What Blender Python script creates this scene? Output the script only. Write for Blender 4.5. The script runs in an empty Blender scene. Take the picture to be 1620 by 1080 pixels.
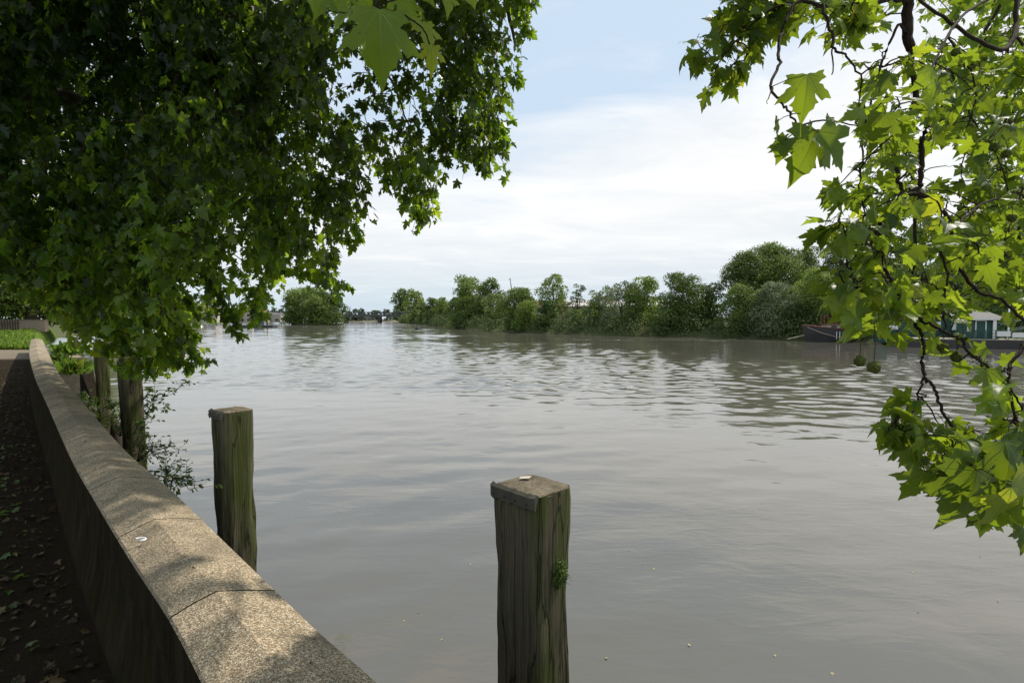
import bpy, bmesh, math, random
import numpy as np
from mathutils import Vector, Matrix, geometry, noise as mnoise

random.seed(7)
rng = np.random.default_rng(7)
R = math.radians
scene = bpy.context.scene
col = scene.collection

# ------------------------------------------------------------------ camera geometry (measured from the photograph)
F = 850.0
CAMZ = 1.6
WZ = -1.6                      # water level, path surface is z = 0
PITCH = math.atan(35 / F)
cp, sp = math.cos(PITCH), math.sin(PITCH)

def ray(px, py):
    u, v = (px - 810) / F, (540 - py) / F
    return Vector((u, cp + v * sp, -sp + v * cp))
def at(px, py, Y):
    d = ray(px, py)
    return Vector((0, 0, CAMZ)) + d * (Y / d.y)
def onz(px, py, z):
    d = ray(px, py)
    return Vector((0, 0, CAMZ)) + d * ((z - CAMZ) / d.z)
def project(P):
    P = np.asarray(P, dtype=float)
    x, y, z = P[..., 0], P[..., 1], P[..., 2] - CAMZ
    dep = y * cp - z * sp
    up = y * sp + z * cp
    dep = np.where(dep < .05, .05, dep)
    return 810 + F * x / dep, 540 - F * up / dep

# ------------------------------------------------------------------ objects
def tag(o, label=None, cat=None, group=None, kind=None):
    if label: o['label'] = label
    if cat: o['category'] = cat
    if group: o['group'] = group
    if kind: o['kind'] = kind
    return o
def empty(name, loc, label, cat, group=None, rz=0):
    o = bpy.data.objects.new(name, None); col.objects.link(o)
    o.location = loc; o.rotation_euler = (0, 0, rz); o.empty_display_size = .2
    return tag(o, label, cat, group)
def link(name, me, mat, parent=None, smooth=False):
    o = bpy.data.objects.new(name, me); col.objects.link(o)
    if mat: me.materials.append(mat)
    if parent:
        o.parent = parent
        p = parent; off = Vector((0, 0, 0))
        while p: off += p.location; p = p.parent
        if parent.rotation_euler.z == 0:
            o.location = -off              # geometry given in world coordinates
    if smooth: me.shade_smooth()
    return o
def from_bm(name, bm, mat, parent=None, smooth=False):
    bmesh.ops.recalc_face_normals(bm, faces=bm.faces)
    me = bpy.data.meshes.new(name); bm.to_mesh(me); bm.free()
    return link(name, me, mat, parent, smooth)
def from_py(name, V, Fc, mat, parent=None, smooth=False):
    me = bpy.data.meshes.new(name); me.from_pydata([tuple(v) for v in V], [], Fc); me.update()
    return link(name, me, mat, parent, smooth)
def box(bm, c, s, rz=0, taper=1.0, bev=0):
    x, y, z = s[0] / 2, s[1] / 2, s[2] / 2
    M = Matrix.Translation(c) @ Matrix.Rotation(rz, 4, 'Z')
    vs = [bm.verts.new(M @ Vector((sx * x * (taper if sz > 0 else 1), sy * y * (taper if sz > 0 else 1), sz * z)))
          for sz in (-1, 1) for sx, sy in ((-1, -1), (1, -1), (1, 1), (-1, 1))]
    fs = [bm.faces.new([vs[i] for i in f]) for f in
          ((3, 2, 1, 0), (4, 5, 6, 7), (0, 1, 5, 4), (1, 2, 6, 5), (2, 3, 7, 6), (3, 0, 4, 7))]
    if bev:
        es = list({e for f in fs for e in f.edges})
        bmesh.ops.bevel(bm, geom=es, offset=bev, segments=2, affect='EDGES', profile=.5)
def prism(bm, pts, z0, z1):
    a = [bm.verts.new((p[0], p[1], z0)) for p in pts]; b = [bm.verts.new((p[0], p[1], z1)) for p in pts]
    n = len(pts)
    bm.faces.new(a[::-1]); bm.faces.new(b)
    for i in range(n): bm.faces.new((a[i], a[(i + 1) % n], b[(i + 1) % n], b[i]))
def tubes(paths, sides=6):
    """paths: list of (points, radii) -> V, F"""
    V, Fc = [], []
    for pts, rad in paths:
        pts = [Vector(p) for p in pts]
        n = len(pts)
        if n < 2: continue
        base = len(V)
        ref = Vector((0.3, .2, 1)).normalized()
        for i, p in enumerate(pts):
            t = (pts[min(i + 1, n - 1)] - pts[max(i - 1, 0)])
            if t.length < 1e-6: t = Vector((0, 0, 1))
            t.normalize()
            a = t.cross(ref)
            if a.length < .15: a = t.cross(Vector((1, 0, 0)))
            a.normalize(); b = t.cross(a)
            for k in range(sides):
                th = 2 * math.pi * k / sides
                V.append(p + (a * math.cos(th) + b * math.sin(th)) * rad[i])
        for i in range(n - 1):
            for k in range(sides):
                k2 = (k + 1) % sides
                Fc.append((base + i * sides + k, base + i * sides + k2, base + (i + 1) * sides + k2, base + (i + 1) * sides + k))
        Fc.append(tuple(base + (n - 1) * sides + k for k in range(sides)))
    return V, Fc
def smooth_path(pts, sub=6, wob=0.0):
    pts = [Vector(p) for p in pts]; out = []
    n = len(pts)
    for i in range(n - 1):
        p0, p1, p2, p3 = pts[max(i - 1, 0)], pts[i], pts[i + 1], pts[min(i + 2, n - 1)]
        for k in range(sub):
            t = k / sub
            q = .5 * ((2 * p1) + (p2 - p0) * t + (2 * p0 - 5 * p1 + 4 * p2 - p3) * t * t + (3 * p1 - p0 - 3 * p2 + p3) * t ** 3)
            if wob: q += Vector((random.gauss(0, wob), random.gauss(0, wob), random.gauss(0, wob)))
            out.append(q)
    out.append(pts[-1])
    return out

# ------------------------------------------------------------------ materials
class NT:
    def __init__(s, name, world=False):
        if world:
            s.m = bpy.data.worlds.new(name); scene.world = s.m
        else: s.m = bpy.data.materials.new(name)
        s.m.use_nodes = True; s.t = s.m.node_tree; s.t.nodes.clear()
    def n(s, typ, **kw):
        nd = s.t.nodes.new(typ)
        for k, v in kw.items():
            if k.startswith('_'): setattr(nd, k[1:], v)
            else:
                key = k.replace('__', ' ')
                if isinstance(v, bpy.types.NodeSocket): s.t.links.new(v, nd.inputs[key])
                else: nd.inputs[key].default_value = v
        return nd
    def l(s, a, b): s.t.links.new(a, b)
    def math(s, op, a, b=0.0, c=None, clamp=False):
        nd = s.t.nodes.new('ShaderNodeMath'); nd.operation = op; nd.use_clamp = clamp
        for i, v in enumerate((a, b, c)):
            if v is None: continue
            if isinstance(v, bpy.types.NodeSocket): s.l(v, nd.inputs[i])
            else: nd.inputs[i].default_value = v
        return nd.outputs[0]
    def mix(s, f, a, b, blend='MIX'):
        nd = s.t.nodes.new('ShaderNodeMix'); nd.data_type = 'RGBA'; nd.blend_type = blend
        for i, v in ((0, f), (6, a), (7, b)):
            if isinstance(v, bpy.types.NodeSocket): s.l(v, nd.inputs[i])
            else: nd.inputs[i].default_value = v if i == 0 else (*v, 1)
        return nd.outputs[2]
    def ramp(s, f, stops, interp='LINEAR'):
        nd = s.t.nodes.new('ShaderNodeValToRGB'); nd.color_ramp.interpolation = interp
        el = nd.color_ramp.elements
        while len(el) < len(stops): el.new(.5)
        for e, (p, c) in zip(el, stops):
            e.position = p; e.color = (*c, 1) if not isinstance(c, (int, float)) else (c, c, c, 1)
        s.l(f, nd.inputs[0]); return nd.outputs[0]
    def map(s, vec, scale=(1, 1, 1), rot=(0, 0, 0), loc=(0, 0, 0)):
        nd = s.t.nodes.new('ShaderNodeMapping'); s.l(vec, nd.inputs[0])
        nd.inputs['Scale'].default_value = scale; nd.inputs['Rotation'].default_value = rot; nd.inputs['Location'].default_value = loc
        return nd.outputs[0]
    def noise(s, vec, scale, detail=4, rough=.55, dist=0):
        nd = s.t.nodes.new('ShaderNodeTexNoise'); s.l(vec, nd.inputs['Vector'])
        nd.inputs['Scale'].default_value = scale; nd.inputs['Detail'].default_value = detail
        nd.inputs['Roughness'].default_value = rough; nd.inputs['Distortion'].default_value = dist
        return nd.outputs['Fac']
    def vor(s, vec, scale, feature='F1', out='Distance'):
        nd = s.t.nodes.new('ShaderNodeTexVoronoi'); nd.feature = feature; s.l(vec, nd.inputs['Vector'])
        nd.inputs['Scale'].default_value = scale
        return nd.outputs[out]
    def pos(s): return s.t.nodes.new('ShaderNodeNewGeometry').outputs['Position']
    def obj(s): return s.t.nodes.new('ShaderNodeTexCoord').outputs['Object']
    def bump(s, h, strength=1, dist=.01):
        nd = s.t.nodes.new('ShaderNodeBump'); s.l(h, nd.inputs['Height'])
        nd.inputs['Strength'].default_value = strength; nd.inputs['Distance'].default_value = dist
        return nd.outputs[0]
    def bsdf(s, color, rough=.7, normal=None, spec=.3, metal=0, out=True):
        nd = s.t.nodes.new('ShaderNodeBsdfPrincipled')
        for k, v in (('Base Color', color), ('Roughness', rough), ('Specular IOR Level', spec), ('Metallic', metal)):
            if isinstance(v, bpy.types.NodeSocket): s.l(v, nd.inputs[k])
            else: nd.inputs[k].default_value = (*v, 1) if isinstance(v, tuple) else v
        if normal: s.l(normal, nd.inputs['Normal'])
        if out: s.out(nd.outputs[0])
        return nd.outputs[0]
    def out(s, sh, w=False):
        o = s.t.nodes.new('ShaderNodeOutputWorld' if w else 'ShaderNodeOutputMaterial'); s.l(sh, o.inputs['Surface'])

def simple(name, c, rough=.7, spec=.3, metal=0, var=.25, scale=3, bump=.0):
    m = NT(name); n = m.noise(m.obj(), scale, 5)
    cc = m.mix(n, tuple(x * (1 - var) for x in c), tuple(min(x * (1 + var), 1) for x in c))
    m.bsdf(cc, rough, m.bump(n, .6, bump) if bump else None, spec, metal)
    return m.m

def leaf_material(name, dark, light, trans, tfac, veins=False, rough=.42):
    m = NT(name)
    a = m.t.nodes.new('ShaderNodeAttribute'); a.attribute_name = 'tint'
    f = a.outputs['Fac']
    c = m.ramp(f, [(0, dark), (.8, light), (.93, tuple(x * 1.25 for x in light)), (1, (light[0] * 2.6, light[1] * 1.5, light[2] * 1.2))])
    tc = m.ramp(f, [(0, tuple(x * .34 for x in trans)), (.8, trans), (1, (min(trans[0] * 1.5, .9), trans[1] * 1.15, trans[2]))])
    nrm = None
    if veins:
        uv = m.t.nodes.new('ShaderNodeUVMap').outputs[0]
        sx = m.t.nodes.new('ShaderNodeSeparateXYZ'); m.l(uv, sx.inputs[0])
        ax = m.math('ABSOLUTE', sx.outputs[0]); y = sx.outputs[1]
        dmin = None
        for ang, w0 in ((0, .030), (36, .024), (78, .02)):
            s_, c_ = math.sin(R(ang)), math.cos(R(ang))
            along = m.math('ADD', m.math('MULTIPLY', ax, s_), m.math('MULTIPLY', y, c_))
            across = m.math('ABSOLUTE', m.math('SUBTRACT', m.math('MULTIPLY', ax, c_), m.math('MULTIPLY', y, s_)))
            d = m.math('DIVIDE', across, m.math('MULTIPLY_ADD', along, -w0 * .7, w0))
            dmin = d if dmin is None else m.math('MINIMUM', dmin, d)
            # side veins off each main vein
            sv = m.math('ABSOLUTE', m.math('SUBTRACT', m.math('FRACT', m.math('MULTIPLY', m.math('SUBTRACT', along, m.math('MULTIPLY', across, .8)), 8.5)), .5))
            sv = m.math('DIVIDE', sv, .055)
            if ang == 0: side = sv
        vein = m.math('SUBTRACT', 1, dmin, clamp=True)
        vs = m.math('MULTIPLY', m.math('SUBTRACT', 1, side, clamp=True), .35)
        vein = m.math('MAXIMUM', vein, vs)
        c = m.mix(vein, c, tuple(min(x * 2.4, 1) for x in light))
        tc = m.mix(m.math('MULTIPLY', vein, .85), tc, tuple(x * .32 for x in trans))
        nz = m.noise(uv, 9, 4)
        tc = m.mix(m.math('MULTIPLY', nz, .55), tc, tuple(x * .6 for x in trans))
        nrm = m.bump(m.math('ADD', vein, m.math('MULTIPLY', nz, .8)), .5, .002)
    if veins:
        sp_ = m.ramp(m.noise(m.pos(), 45, 4, .7), [(.62, 0.0), (.72, .7)])
        c = m.mix(sp_, c, (.09, .075, .02)); tc = m.mix(sp_, tc, (.12, .13, .02))
    p = m.bsdf(c, rough, nrm, .35, out=False)
    tr = m.t.nodes.new('ShaderNodeBsdfTranslucent'); m.l(tc, tr.inputs[0])
    if nrm: m.l(nrm, tr.inputs['Normal'])
    mx = m.t.nodes.new('ShaderNodeMixShader'); mx.inputs[0].default_value = tfac
    m.l(p, mx.inputs[1]); m.l(tr.outputs[0], mx.inputs[2]); m.out(mx.outputs[0])
    return m.m

M = {}
M['leaf_near'] = leaf_material('plane leaf close', (.022, .060, .008), (.060, .115, .014), (.46, .62, .03), .50, veins=True)
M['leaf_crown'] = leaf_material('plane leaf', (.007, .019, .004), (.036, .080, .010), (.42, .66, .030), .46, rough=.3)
M['leaf_far'] = leaf_material('far foliage', (.040, .070, .014), (.175, .24, .048), (.27, .40, .05), .3, rough=.6)
M['leaf_far_light'] = leaf_material('far light foliage', (.06, .095, .025), (.20, .26, .07), (.20, .28, .07), .3, rough=.6)
M['leaf_far_dark'] = leaf_material('far dark foliage', (.026, .048, .012), (.11, .165, .034), (.19, .29, .04), .25, rough=.6)
M['leaf_far_silver'] = leaf_material('silver foliage', (.07, .10, .045), (.21, .25, .13), (.22, .30, .11), .3, rough=.6)
M['leaf_under'] = leaf_material('undergrowth foliage', (.022, .040, .012), (.11, .145, .045), (.14, .2, .05), .25, rough=.7)
M['leaf_haze'] = leaf_material('distant foliage', (.060, .088, .052), (.095, .130, .070), (.14, .20, .08), .2, rough=.8)  # aerial haze put into the colour as paler, greyed greens
M['grass_blade'] = leaf_material('grass blade', (.07, .13, .015), (.17, .25, .035), (.22, .38, .04), .4, rough=.6)
M['weed'] = leaf_material('weed leaf', (.04, .085, .015), (.09, .15, .03), (.22, .34, .05), .4)
M['litter'] = leaf_material('dry leaf', (.018, .012, .006), (.12, .082, .036), (.2, .1, .03), .12, rough=.8)

def bark(name, a, b, sc=6):
    m = NT(name); v = m.map(m.obj(), (sc, sc, sc * .35)); n = m.noise(v, 3, 6, .65, .4); n2 = m.noise(m.obj(), 2.2, 3)
    m.bsdf(m.mix(m.math('MULTIPLY', n, n2, clamp=True), a, b), .9, m.bump(n, .8, .02), .2); return m.m
M['fleck'] = simple('yellowed leaf', (.42, .34, .16), .7, .3, 0, .3, 20)
M['bark'] = bark('plane bark', (.03, .024, .017), (.20, .17, .11))
M['twig'] = bark('twig bark', (.018, .011, .007), (.085, .055, .034), 30)
M['far_bark'] = bark('far bark', (.03, .024, .018), (.09, .075, .055), 2)

def wood_material():
    m = NT('weathered post timber'); o = m.obj()
    g = m.map(o, (60, 60, 1.3)); n1 = m.noise(g, 1.6, 8, .7, .5)
    g2 = m.map(o, (70, 70, 1.6)); n2 = m.noise(g2, 1.2, 4, .6, .2)
    big = m.noise(m.map(o, (4, 4, 1.1), loc=(3, 1, 2)), 1.2, 4, .6)
    c = m.ramp(n1, [(.2, (.040, .034, .021)), (.42, (.088, .077, .050)), (.6, (.145, .128, .088)), (.82, (.25, .225, .165))])
    c = m.mix(m.math('MULTIPLY', n2, .5), c, (.05, .04, .026), 'MULTIPLY')
    alg = m.ramp(big, [(.42, 0.0), (.62, .7)])
    c = m.mix(alg, c, m.mix(n1, (.012, .020, .003), (.088, .120, .020)))
    crack = m.noise(m.map(o, (7, 7, .35), loc=(7, 2, 0)), 2.0, 3, .5, .3)
    cr = m.ramp(crack, [(.485, 0.0), (.5, 1.0), (.515, 0.0)])
    c = m.mix(m.math('MULTIPLY', cr, .7), c, (.006, .005, .003))
    h = m.math('SUBTRACT', m.math('ADD', n1, m.math('MULTIPLY', n2, .5)), m.math('MULTIPLY', cr, 1.2))
    m.bsdf(c, .95, m.bump(h, .9, .008), .08); return m.m
M['post_wood'] = wood_material()
def endgrain():
    m = NT('post end grain'); o = m.obj()
    w = m.t.nodes.new('ShaderNodeTexWave'); w.wave_type = 'RINGS'; w.rings_direction = 'Z'
    m.l(m.map(o, loc=(.16, -.05, 0)), w.inputs['Vector']); w.inputs['Scale'].default_value = 28; w.inputs['Distortion'].default_value = 5
    w.inputs['Detail'].default_value = 4
    n = m.noise(o, 22, 6, .7)
    c = m.mix(m.math('MULTIPLY', w.outputs['Fac'], n), (.13, .105, .07), (.36, .31, .23))
    n3 = m.noise(o, 9, 4); c = m.mix(m.ramp(n3, [(.45, 0.0), (.7, .8)]), c, (.06, .05, .03))
    m.bsdf(c, .9, m.bump(m.math('ADD', n, w.outputs['Fac']), .7, .006), .2); return m.m
M['post_top'] = endgrain()
M['strap'] = simple('weathered lead strap', (.075, .07, .052), .6, .4, .3, .45, 14, .004)

def aggregate():
    m = NT('exposed aggregate coping'); o = m.pos()
    v = m.t.nodes.new('ShaderNodeTexVoronoi'); m.l(o, v.inputs['Vector']); v.inputs['Scale'].default_value = 230
    hsv = m.t.nodes.new('ShaderNodeSeparateColor'); m.l(v.outputs['Color'], hsv.inputs[0])
    c = m.ramp(hsv.outputs[0], [(0, (.13, .085, .045)), (.25, (.26, .185, .105)), (.6, (.52, .40, .25)), (.85, (.66, .55, .39)), (1, (.80, .73, .60))])
    fine = m.noise(o, 300, 3)
    c = m.mix(m.ramp(v.outputs['Distance'], [(.35, 0.0), (.75, .75)]), c, (.15, .12, .08))
    c = m.mix(m.math('MULTIPLY', fine, .35), c, (.12, .10, .07))
    big = m.noise(o, 2.3, 5, .6); c = m.mix(m.ramp(big, [(.42, 0.0), (.60, .62)]), c, (.105, .092, .066))
    med = m.noise(o, 14, 5, .7); c = m.mix(m.ramp(med, [(.5, 0.0), (.75, .5)]), c, (.085, .075, .050))
    h = m.math('ADD', m.math('MULTIPLY', v.outputs['Distance'], -1), m.math('MULTIPLY', fine, .5))
    m.bsdf(c, .88, m.bump(h, .6, .003), .25); return m.m
M['coping'] = aggregate()
def wallbody():
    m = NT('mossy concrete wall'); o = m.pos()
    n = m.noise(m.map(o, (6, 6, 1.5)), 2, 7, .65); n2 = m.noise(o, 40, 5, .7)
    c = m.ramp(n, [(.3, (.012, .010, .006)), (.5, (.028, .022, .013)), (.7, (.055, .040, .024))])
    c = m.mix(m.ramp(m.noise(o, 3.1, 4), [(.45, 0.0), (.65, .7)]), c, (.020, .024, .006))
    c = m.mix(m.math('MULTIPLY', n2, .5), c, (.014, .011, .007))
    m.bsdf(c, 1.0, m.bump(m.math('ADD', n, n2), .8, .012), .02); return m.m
M['wall'] = wallbody()
M['stone'] = simple('old stone', (.23, .20, .15), .9, .2, 0, .5, 5, .03)
M['timber_dark'] = simple('dark bank timber', (.06, .048, .034), .9, .2, 0, .5, 6, .02)

def path_mat():
    m = NT('trodden earth path'); o = m.pos()
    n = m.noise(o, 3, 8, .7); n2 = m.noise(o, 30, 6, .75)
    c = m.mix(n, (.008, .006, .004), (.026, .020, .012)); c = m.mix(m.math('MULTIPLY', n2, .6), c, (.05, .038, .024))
    # concrete strip and grass further along the path
    sx = m.t.nodes.new('ShaderNodeSeparateXYZ'); m.l(o, sx.inputs[0])
    e = m.math('ADD', sx.outputs[1], m.math('MULTIPLY', n, .8))
    conc = m.mix(n2, (.14, .115, .085), (.23, .19, .14))
    c = m.mix(m.ramp(m.math('SUBTRACT', e, 21.5), [(0, 0.0), (1, 1.0)]), c, conc)
    gr = m.mix(n2, (.045, .085, .015), (.13, .19, .035))
    g = m.ramp(m.math('SUBTRACT', e, 29.0), [(0, 0.0), (1, 1.0)])
    c = m.mix(g, c, gr)
    m.bsdf(c, 1.0, m.bump(m.math('ADD', n2, n), .9, .03), .03); return m.m
M['path'] = path_mat()
def bank_mat():
    m = NT('river bank earth'); o = m.pos(); n = m.noise(o, .4, 6, .65); n2 = m.noise(o, 3, 5, .7)
    c = m.mix(n, (.035, .05, .018), (.10, .12, .04)); c = m.mix(m.math('MULTIPLY', n2, .5), c, (.11, .09, .055))
    m.bsdf(c, .95, m.bump(n2, .8, .2), .15); return m.m
M['bank'] = bank_mat()
M['sand'] = simple('pale foreshore', (.17, .15, .11), .95, .1, 0, .2, .3)

def water():
    m = NT('muddy river water'); o = m.pos()
    warp = m.noise(m.map(o, (.12, .12, 1)), 1, 3, .5)
    rot = R(-24)
    # distance along view used only through world position: gentle swell near the bank, wind ripples out in the stream
    sx = m.t.nodes.new('ShaderNodeSeparateXYZ'); m.l(o, sx.inputs[0])
    dist = m.math('SQRT', m.math('ADD', m.math('POWER', sx.outputs[0], 2), m.math('POWER', sx.outputs[1], 2)))
    far = m.ramp(m.math('DIVIDE', dist, 60), [(.03, .03), (.12, .045), (.30, .04), (1, .015)])
    calm = m.ramp(m.noise(m.map(o, (.075, .16, 1), (0, 0, rot)), 1, 4, .6, .7), [(.40, .12), (.56, 1.0)])
    amp = m.math('MULTIPLY', far, calm)
    swell = m.noise(m.map(o, (.55, 1.1, 1), (0, 0, rot)), 1, 2, .5, .6)
    rip = m.noise(m.map(o, (1.7, 4.4, 1), (0, 0, R(6))), 1, 3, .55, .5)
    rip2 = m.noise(m.map(o, (6, 12, 1), (0, 0, R(-12))), 1, 3, .6, .4)
    swirl = m.noise(m.map(o, (.42, 1.0, 1), (0, 0, R(28)), (4, 1, 0)), 1, 2, .5, 2.2)
    h = m.math('MULTIPLY', swell, .004)
    h = m.math('ADD', h, m.math('MULTIPLY', swirl, .006))
    h = m.math('ADD', h, m.math('MULTIPLY', m.math('MULTIPLY', rip, .16), amp))
    h = m.math('ADD', h, m.math('MULTIPLY', m.math('MULTIPLY', rip2, .045), amp))
    b = m.t.nodes.new('ShaderNodeBump'); m.l(h, b.inputs['Height']); b.inputs['Strength'].default_value = 1; b.inputs['Distance'].default_value = 1.0
    silt = m.noise(m.map(o, (.10, .25, 1)), 1, 4, .6, .5)
    c = m.mix(silt, (.092, .085, .068), (.120, .111, .090))
    nd = m.t.nodes.new('ShaderNodeBsdfPrincipled')
    m.l(c, nd.inputs['Base Color']); m.l(b.outputs[0], nd.inputs['Normal'])
    m.l(m.ramp(m.math('DIVIDE', dist, 300), [(.05, .02), (.35, .05), (1, .12)]), nd.inputs['Roughness']); nd.inputs['IOR'].default_value = 1.68; nd.inputs['Specular IOR Level'].default_value = .5
    m.out(nd.outputs[0]); return m.m
M['water'] = water()

# ------------------------------------------------------------------ sky, sun
SUN_AZ, SUN_EL = R(58), R(52)
sun_dir = Vector((math.sin(SUN_AZ) * math.cos(SUN_EL), math.cos(SUN_AZ) * math.cos(SUN_EL), math.sin(SUN_EL)))
w = NT('World', True)
tc = w.t.nodes.new('ShaderNodeTexCoord').outputs['Generated']
sky = w.t.nodes.new('ShaderNodeTexSky'); sky.sky_type = 'NISHITA'; sky.sun_disc = False
sky.sun_elevation = SUN_EL; sky.sun_rotation = SUN_AZ; sky.air_density = 1.0; sky.dust_density = 1.2; sky.ozone_density = 1.5
sx = w.t.nodes.new('ShaderNodeSeparateXYZ'); w.l(tc, sx.inputs[0])
X, Yv, Z = sx.outputs
zc = w.math('MAXIMUM', w.math('ADD', Z, .10), .05)
cv = w.t.nodes.new('ShaderNodeCombineXYZ')
w.l(w.math('DIVIDE', X, zc), cv.inputs[0]); w.l(w.math('DIVIDE', Yv, zc), cv.inputs[1])
cn = w.noise(w.map(cv.outputs[0], (.55, .9, 1), (0, 0, R(-20)), (2.3, .4, 0)), 1.0, 9, .58, .35)
cn2 = w.noise(w.map(cv.outputs[0], (1.0, 1.7, 1), (0, 0, R(-25)), (5, 2, 0)), 1.0, 8, .62, .6)
# cloud bank: top edge rises to the right
top = w.math('ADD', .27, w.math('MULTIPLY', w.math('MAXIMUM', X, 0), .30))
cov = w.math('SUBTRACT', top, Z)
cov = w.math('ADD', cov, w.math('MULTIPLY', w.math('SUBTRACT', cn, .5), .42))
cov = w.math('ADD', cov, w.math('MULTIPLY', w.math('SUBTRACT', cn2, .5), .16))
mask = w.ramp(w.math('MULTIPLY', w.math('ADD', cov, .06), 6.0), [(0, 0.0), (.55, .75), (1, 1.0)])
# thin out towards the left horizon where the sky is a pale blue-grey veil
low = w.ramp(w.math('ADD', Z, w.math('MULTIPLY', w.math('SUBTRACT', cn2, .5), .06)), [(0.02, 0.0), (.17, 1.0)])
clear = w.mix(.88, w.mix(1.0, sky.outputs[0], (.085, .085, .085), 'MULTIPLY'), (.67, .82, .99))
cloud = w.mix(w.ramp(cn2, [(.3, 0.0), (.7, 1.0)]), (.90, .925, .95), (1.06, 1.06, 1.05))
veil = (.65, .76, .84)
c = w.mix(mask, clear, w.mix(low, veil, cloud))
wisps = w.ramp(cn2, [(.55, 0.0), (.75, .35)])
high = w.math('MULTIPLY', w.ramp(cn, [(.47, 0.0), (.60, 1.0)]), w.ramp(Z, [(.50, 0.0), (.60, .9)]))
wisps = w.math('MAXIMUM', wisps, high)
c = w.mix(wisps, c, (1.05, 1.06, 1.06))
# below the horizon: dull ground tone
c = w.mix(w.ramp(Z, [(0, 1.0), (.01, 0.0)]) if False else 0.0, c, (.1, .1, .1))
bg = w.n('ShaderNodeBackground', Strength=1.0); w.l(c, bg.inputs[0]); w.out(bg.outputs[0], True)

sd = bpy.data.lights.new('sun', 'SUN'); sd.energy = 5.0; sd.angle = R(.53); sd.color = (1, .93, .82)
so = bpy.data.objects.new('sun', sd); col.objects.link(so)
so.rotation_euler = (-sun_dir).to_track_quat('-Z', 'Y').to_euler()

cam = bpy.data.cameras.new('camera'); co = bpy.data.objects.new('camera', cam); col.objects.link(co)
cam.sensor_width = 36; cam.lens = F / 1620 * 36; cam.clip_end = 20000; cam.clip_start = .05
co.location = (0, 0, CAMZ); co.rotation_euler = (math.pi / 2 - PITCH, 0, 0)
scene.camera = co
scene.view_settings.view_transform = 'Standard'; scene.view_settings.look = 'None'; scene.view_settings.exposure = 0
scene.cycles.max_bounces = 8; scene.cycles.diffuse_bounces = 3; scene.cycles.transmission_bounces = 6

# ------------------------------------------------------------------ leaves
def full(half):
    return half, [(-x, y) for x, y in half]
HALF_NEAR = [(0, 0), (.09, -.05), (.24, -.05), (.33, -.10), (.47, -.13), (.43, -.02), (.53, .07), (.41, .13), (.34, .20), (.45, .23), (.50, .32), (.60, .38),
             (.72, .55), (.56, .53), (.47, .60), (.38, .55), (.24, .46), (.27, .57), (.38, .66), (.28, .70), (.26, .80), (.15, .86), (.10, .95), (0, 1.14)]
HALF_MID = [(0, 0), (.24, -.05), (.47, -.12), (.50, .08), (.34, .19), (.52, .30), (.71, .54), (.46, .58), (.24, .46), (.37, .66), (.25, .80), (0, 1.12)]
HALF_LOW = [(0, 0), (.44, -.1), (.34, .18), (.68, .5), (.24, .45), (.30, .74), (0, 1.1)]
HALF_OVAL = [(0, 0), (.16, .15), (.24, .42), (.17, .75), (0, 1.0)]

def make_template(half, fine, curl):
    """returns verts (n,3) and faces for a leaf in the xy plane, tip towards +y, folded and curled"""
    V, Fc = [], []
    if fine:
        inner = [(0, .0), (0, .22), (0, .45), (0, .68), (0, .88), (0, 1.14)]
        pts = [Vector(p) for p in half] + [Vector((0, y)) for y in (.22, .45, .68, .9)]
        pts += [Vector(p) for p in ((.18, .12), (.14, .3), (.12, .52), (.30, .32), (.42, .42), (.13, .70), (.34, .02))]
        n = len(half)
        edges = [(i, i + 1) for i in range(n - 1)]
        chain = [n - 1, n + 3, n + 2, n + 1, n, 0]
        edges += list(zip(chain[:-1], chain[1:]))
        res = geometry.delaunay_2d_cdt(pts, edges, [], 1, 1e-5)
        P, T = res[0], res[2]
        for sgn in (1, -1):
            b = len(V)
            for p in P: V.append((sgn * p.x, p.y))
            for t in T: Fc.append(tuple(b + i for i in (t if sgn > 0 else t[::-1])))
    else:
        for sgn in (1, -1):
            b = len(V)
            for p in half: V.append((sgn * p[0], p[1]))
            ids = list(range(b, b + len(half)))
            Fc.append(tuple(ids if sgn < 0 else ids[::-1]))
    fold, cy, cx, wav = curl
    out = []
    for x, y in V:
        z = fold * abs(x) - cy * max(y, 0) ** 2 - cx * abs(x) ** 2 + wav * math.sin(9 * x + 5 * y) * (abs(x) + .2)
        out.append((x, y, z))
    return np.array(out), Fc, np.array(V)

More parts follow.
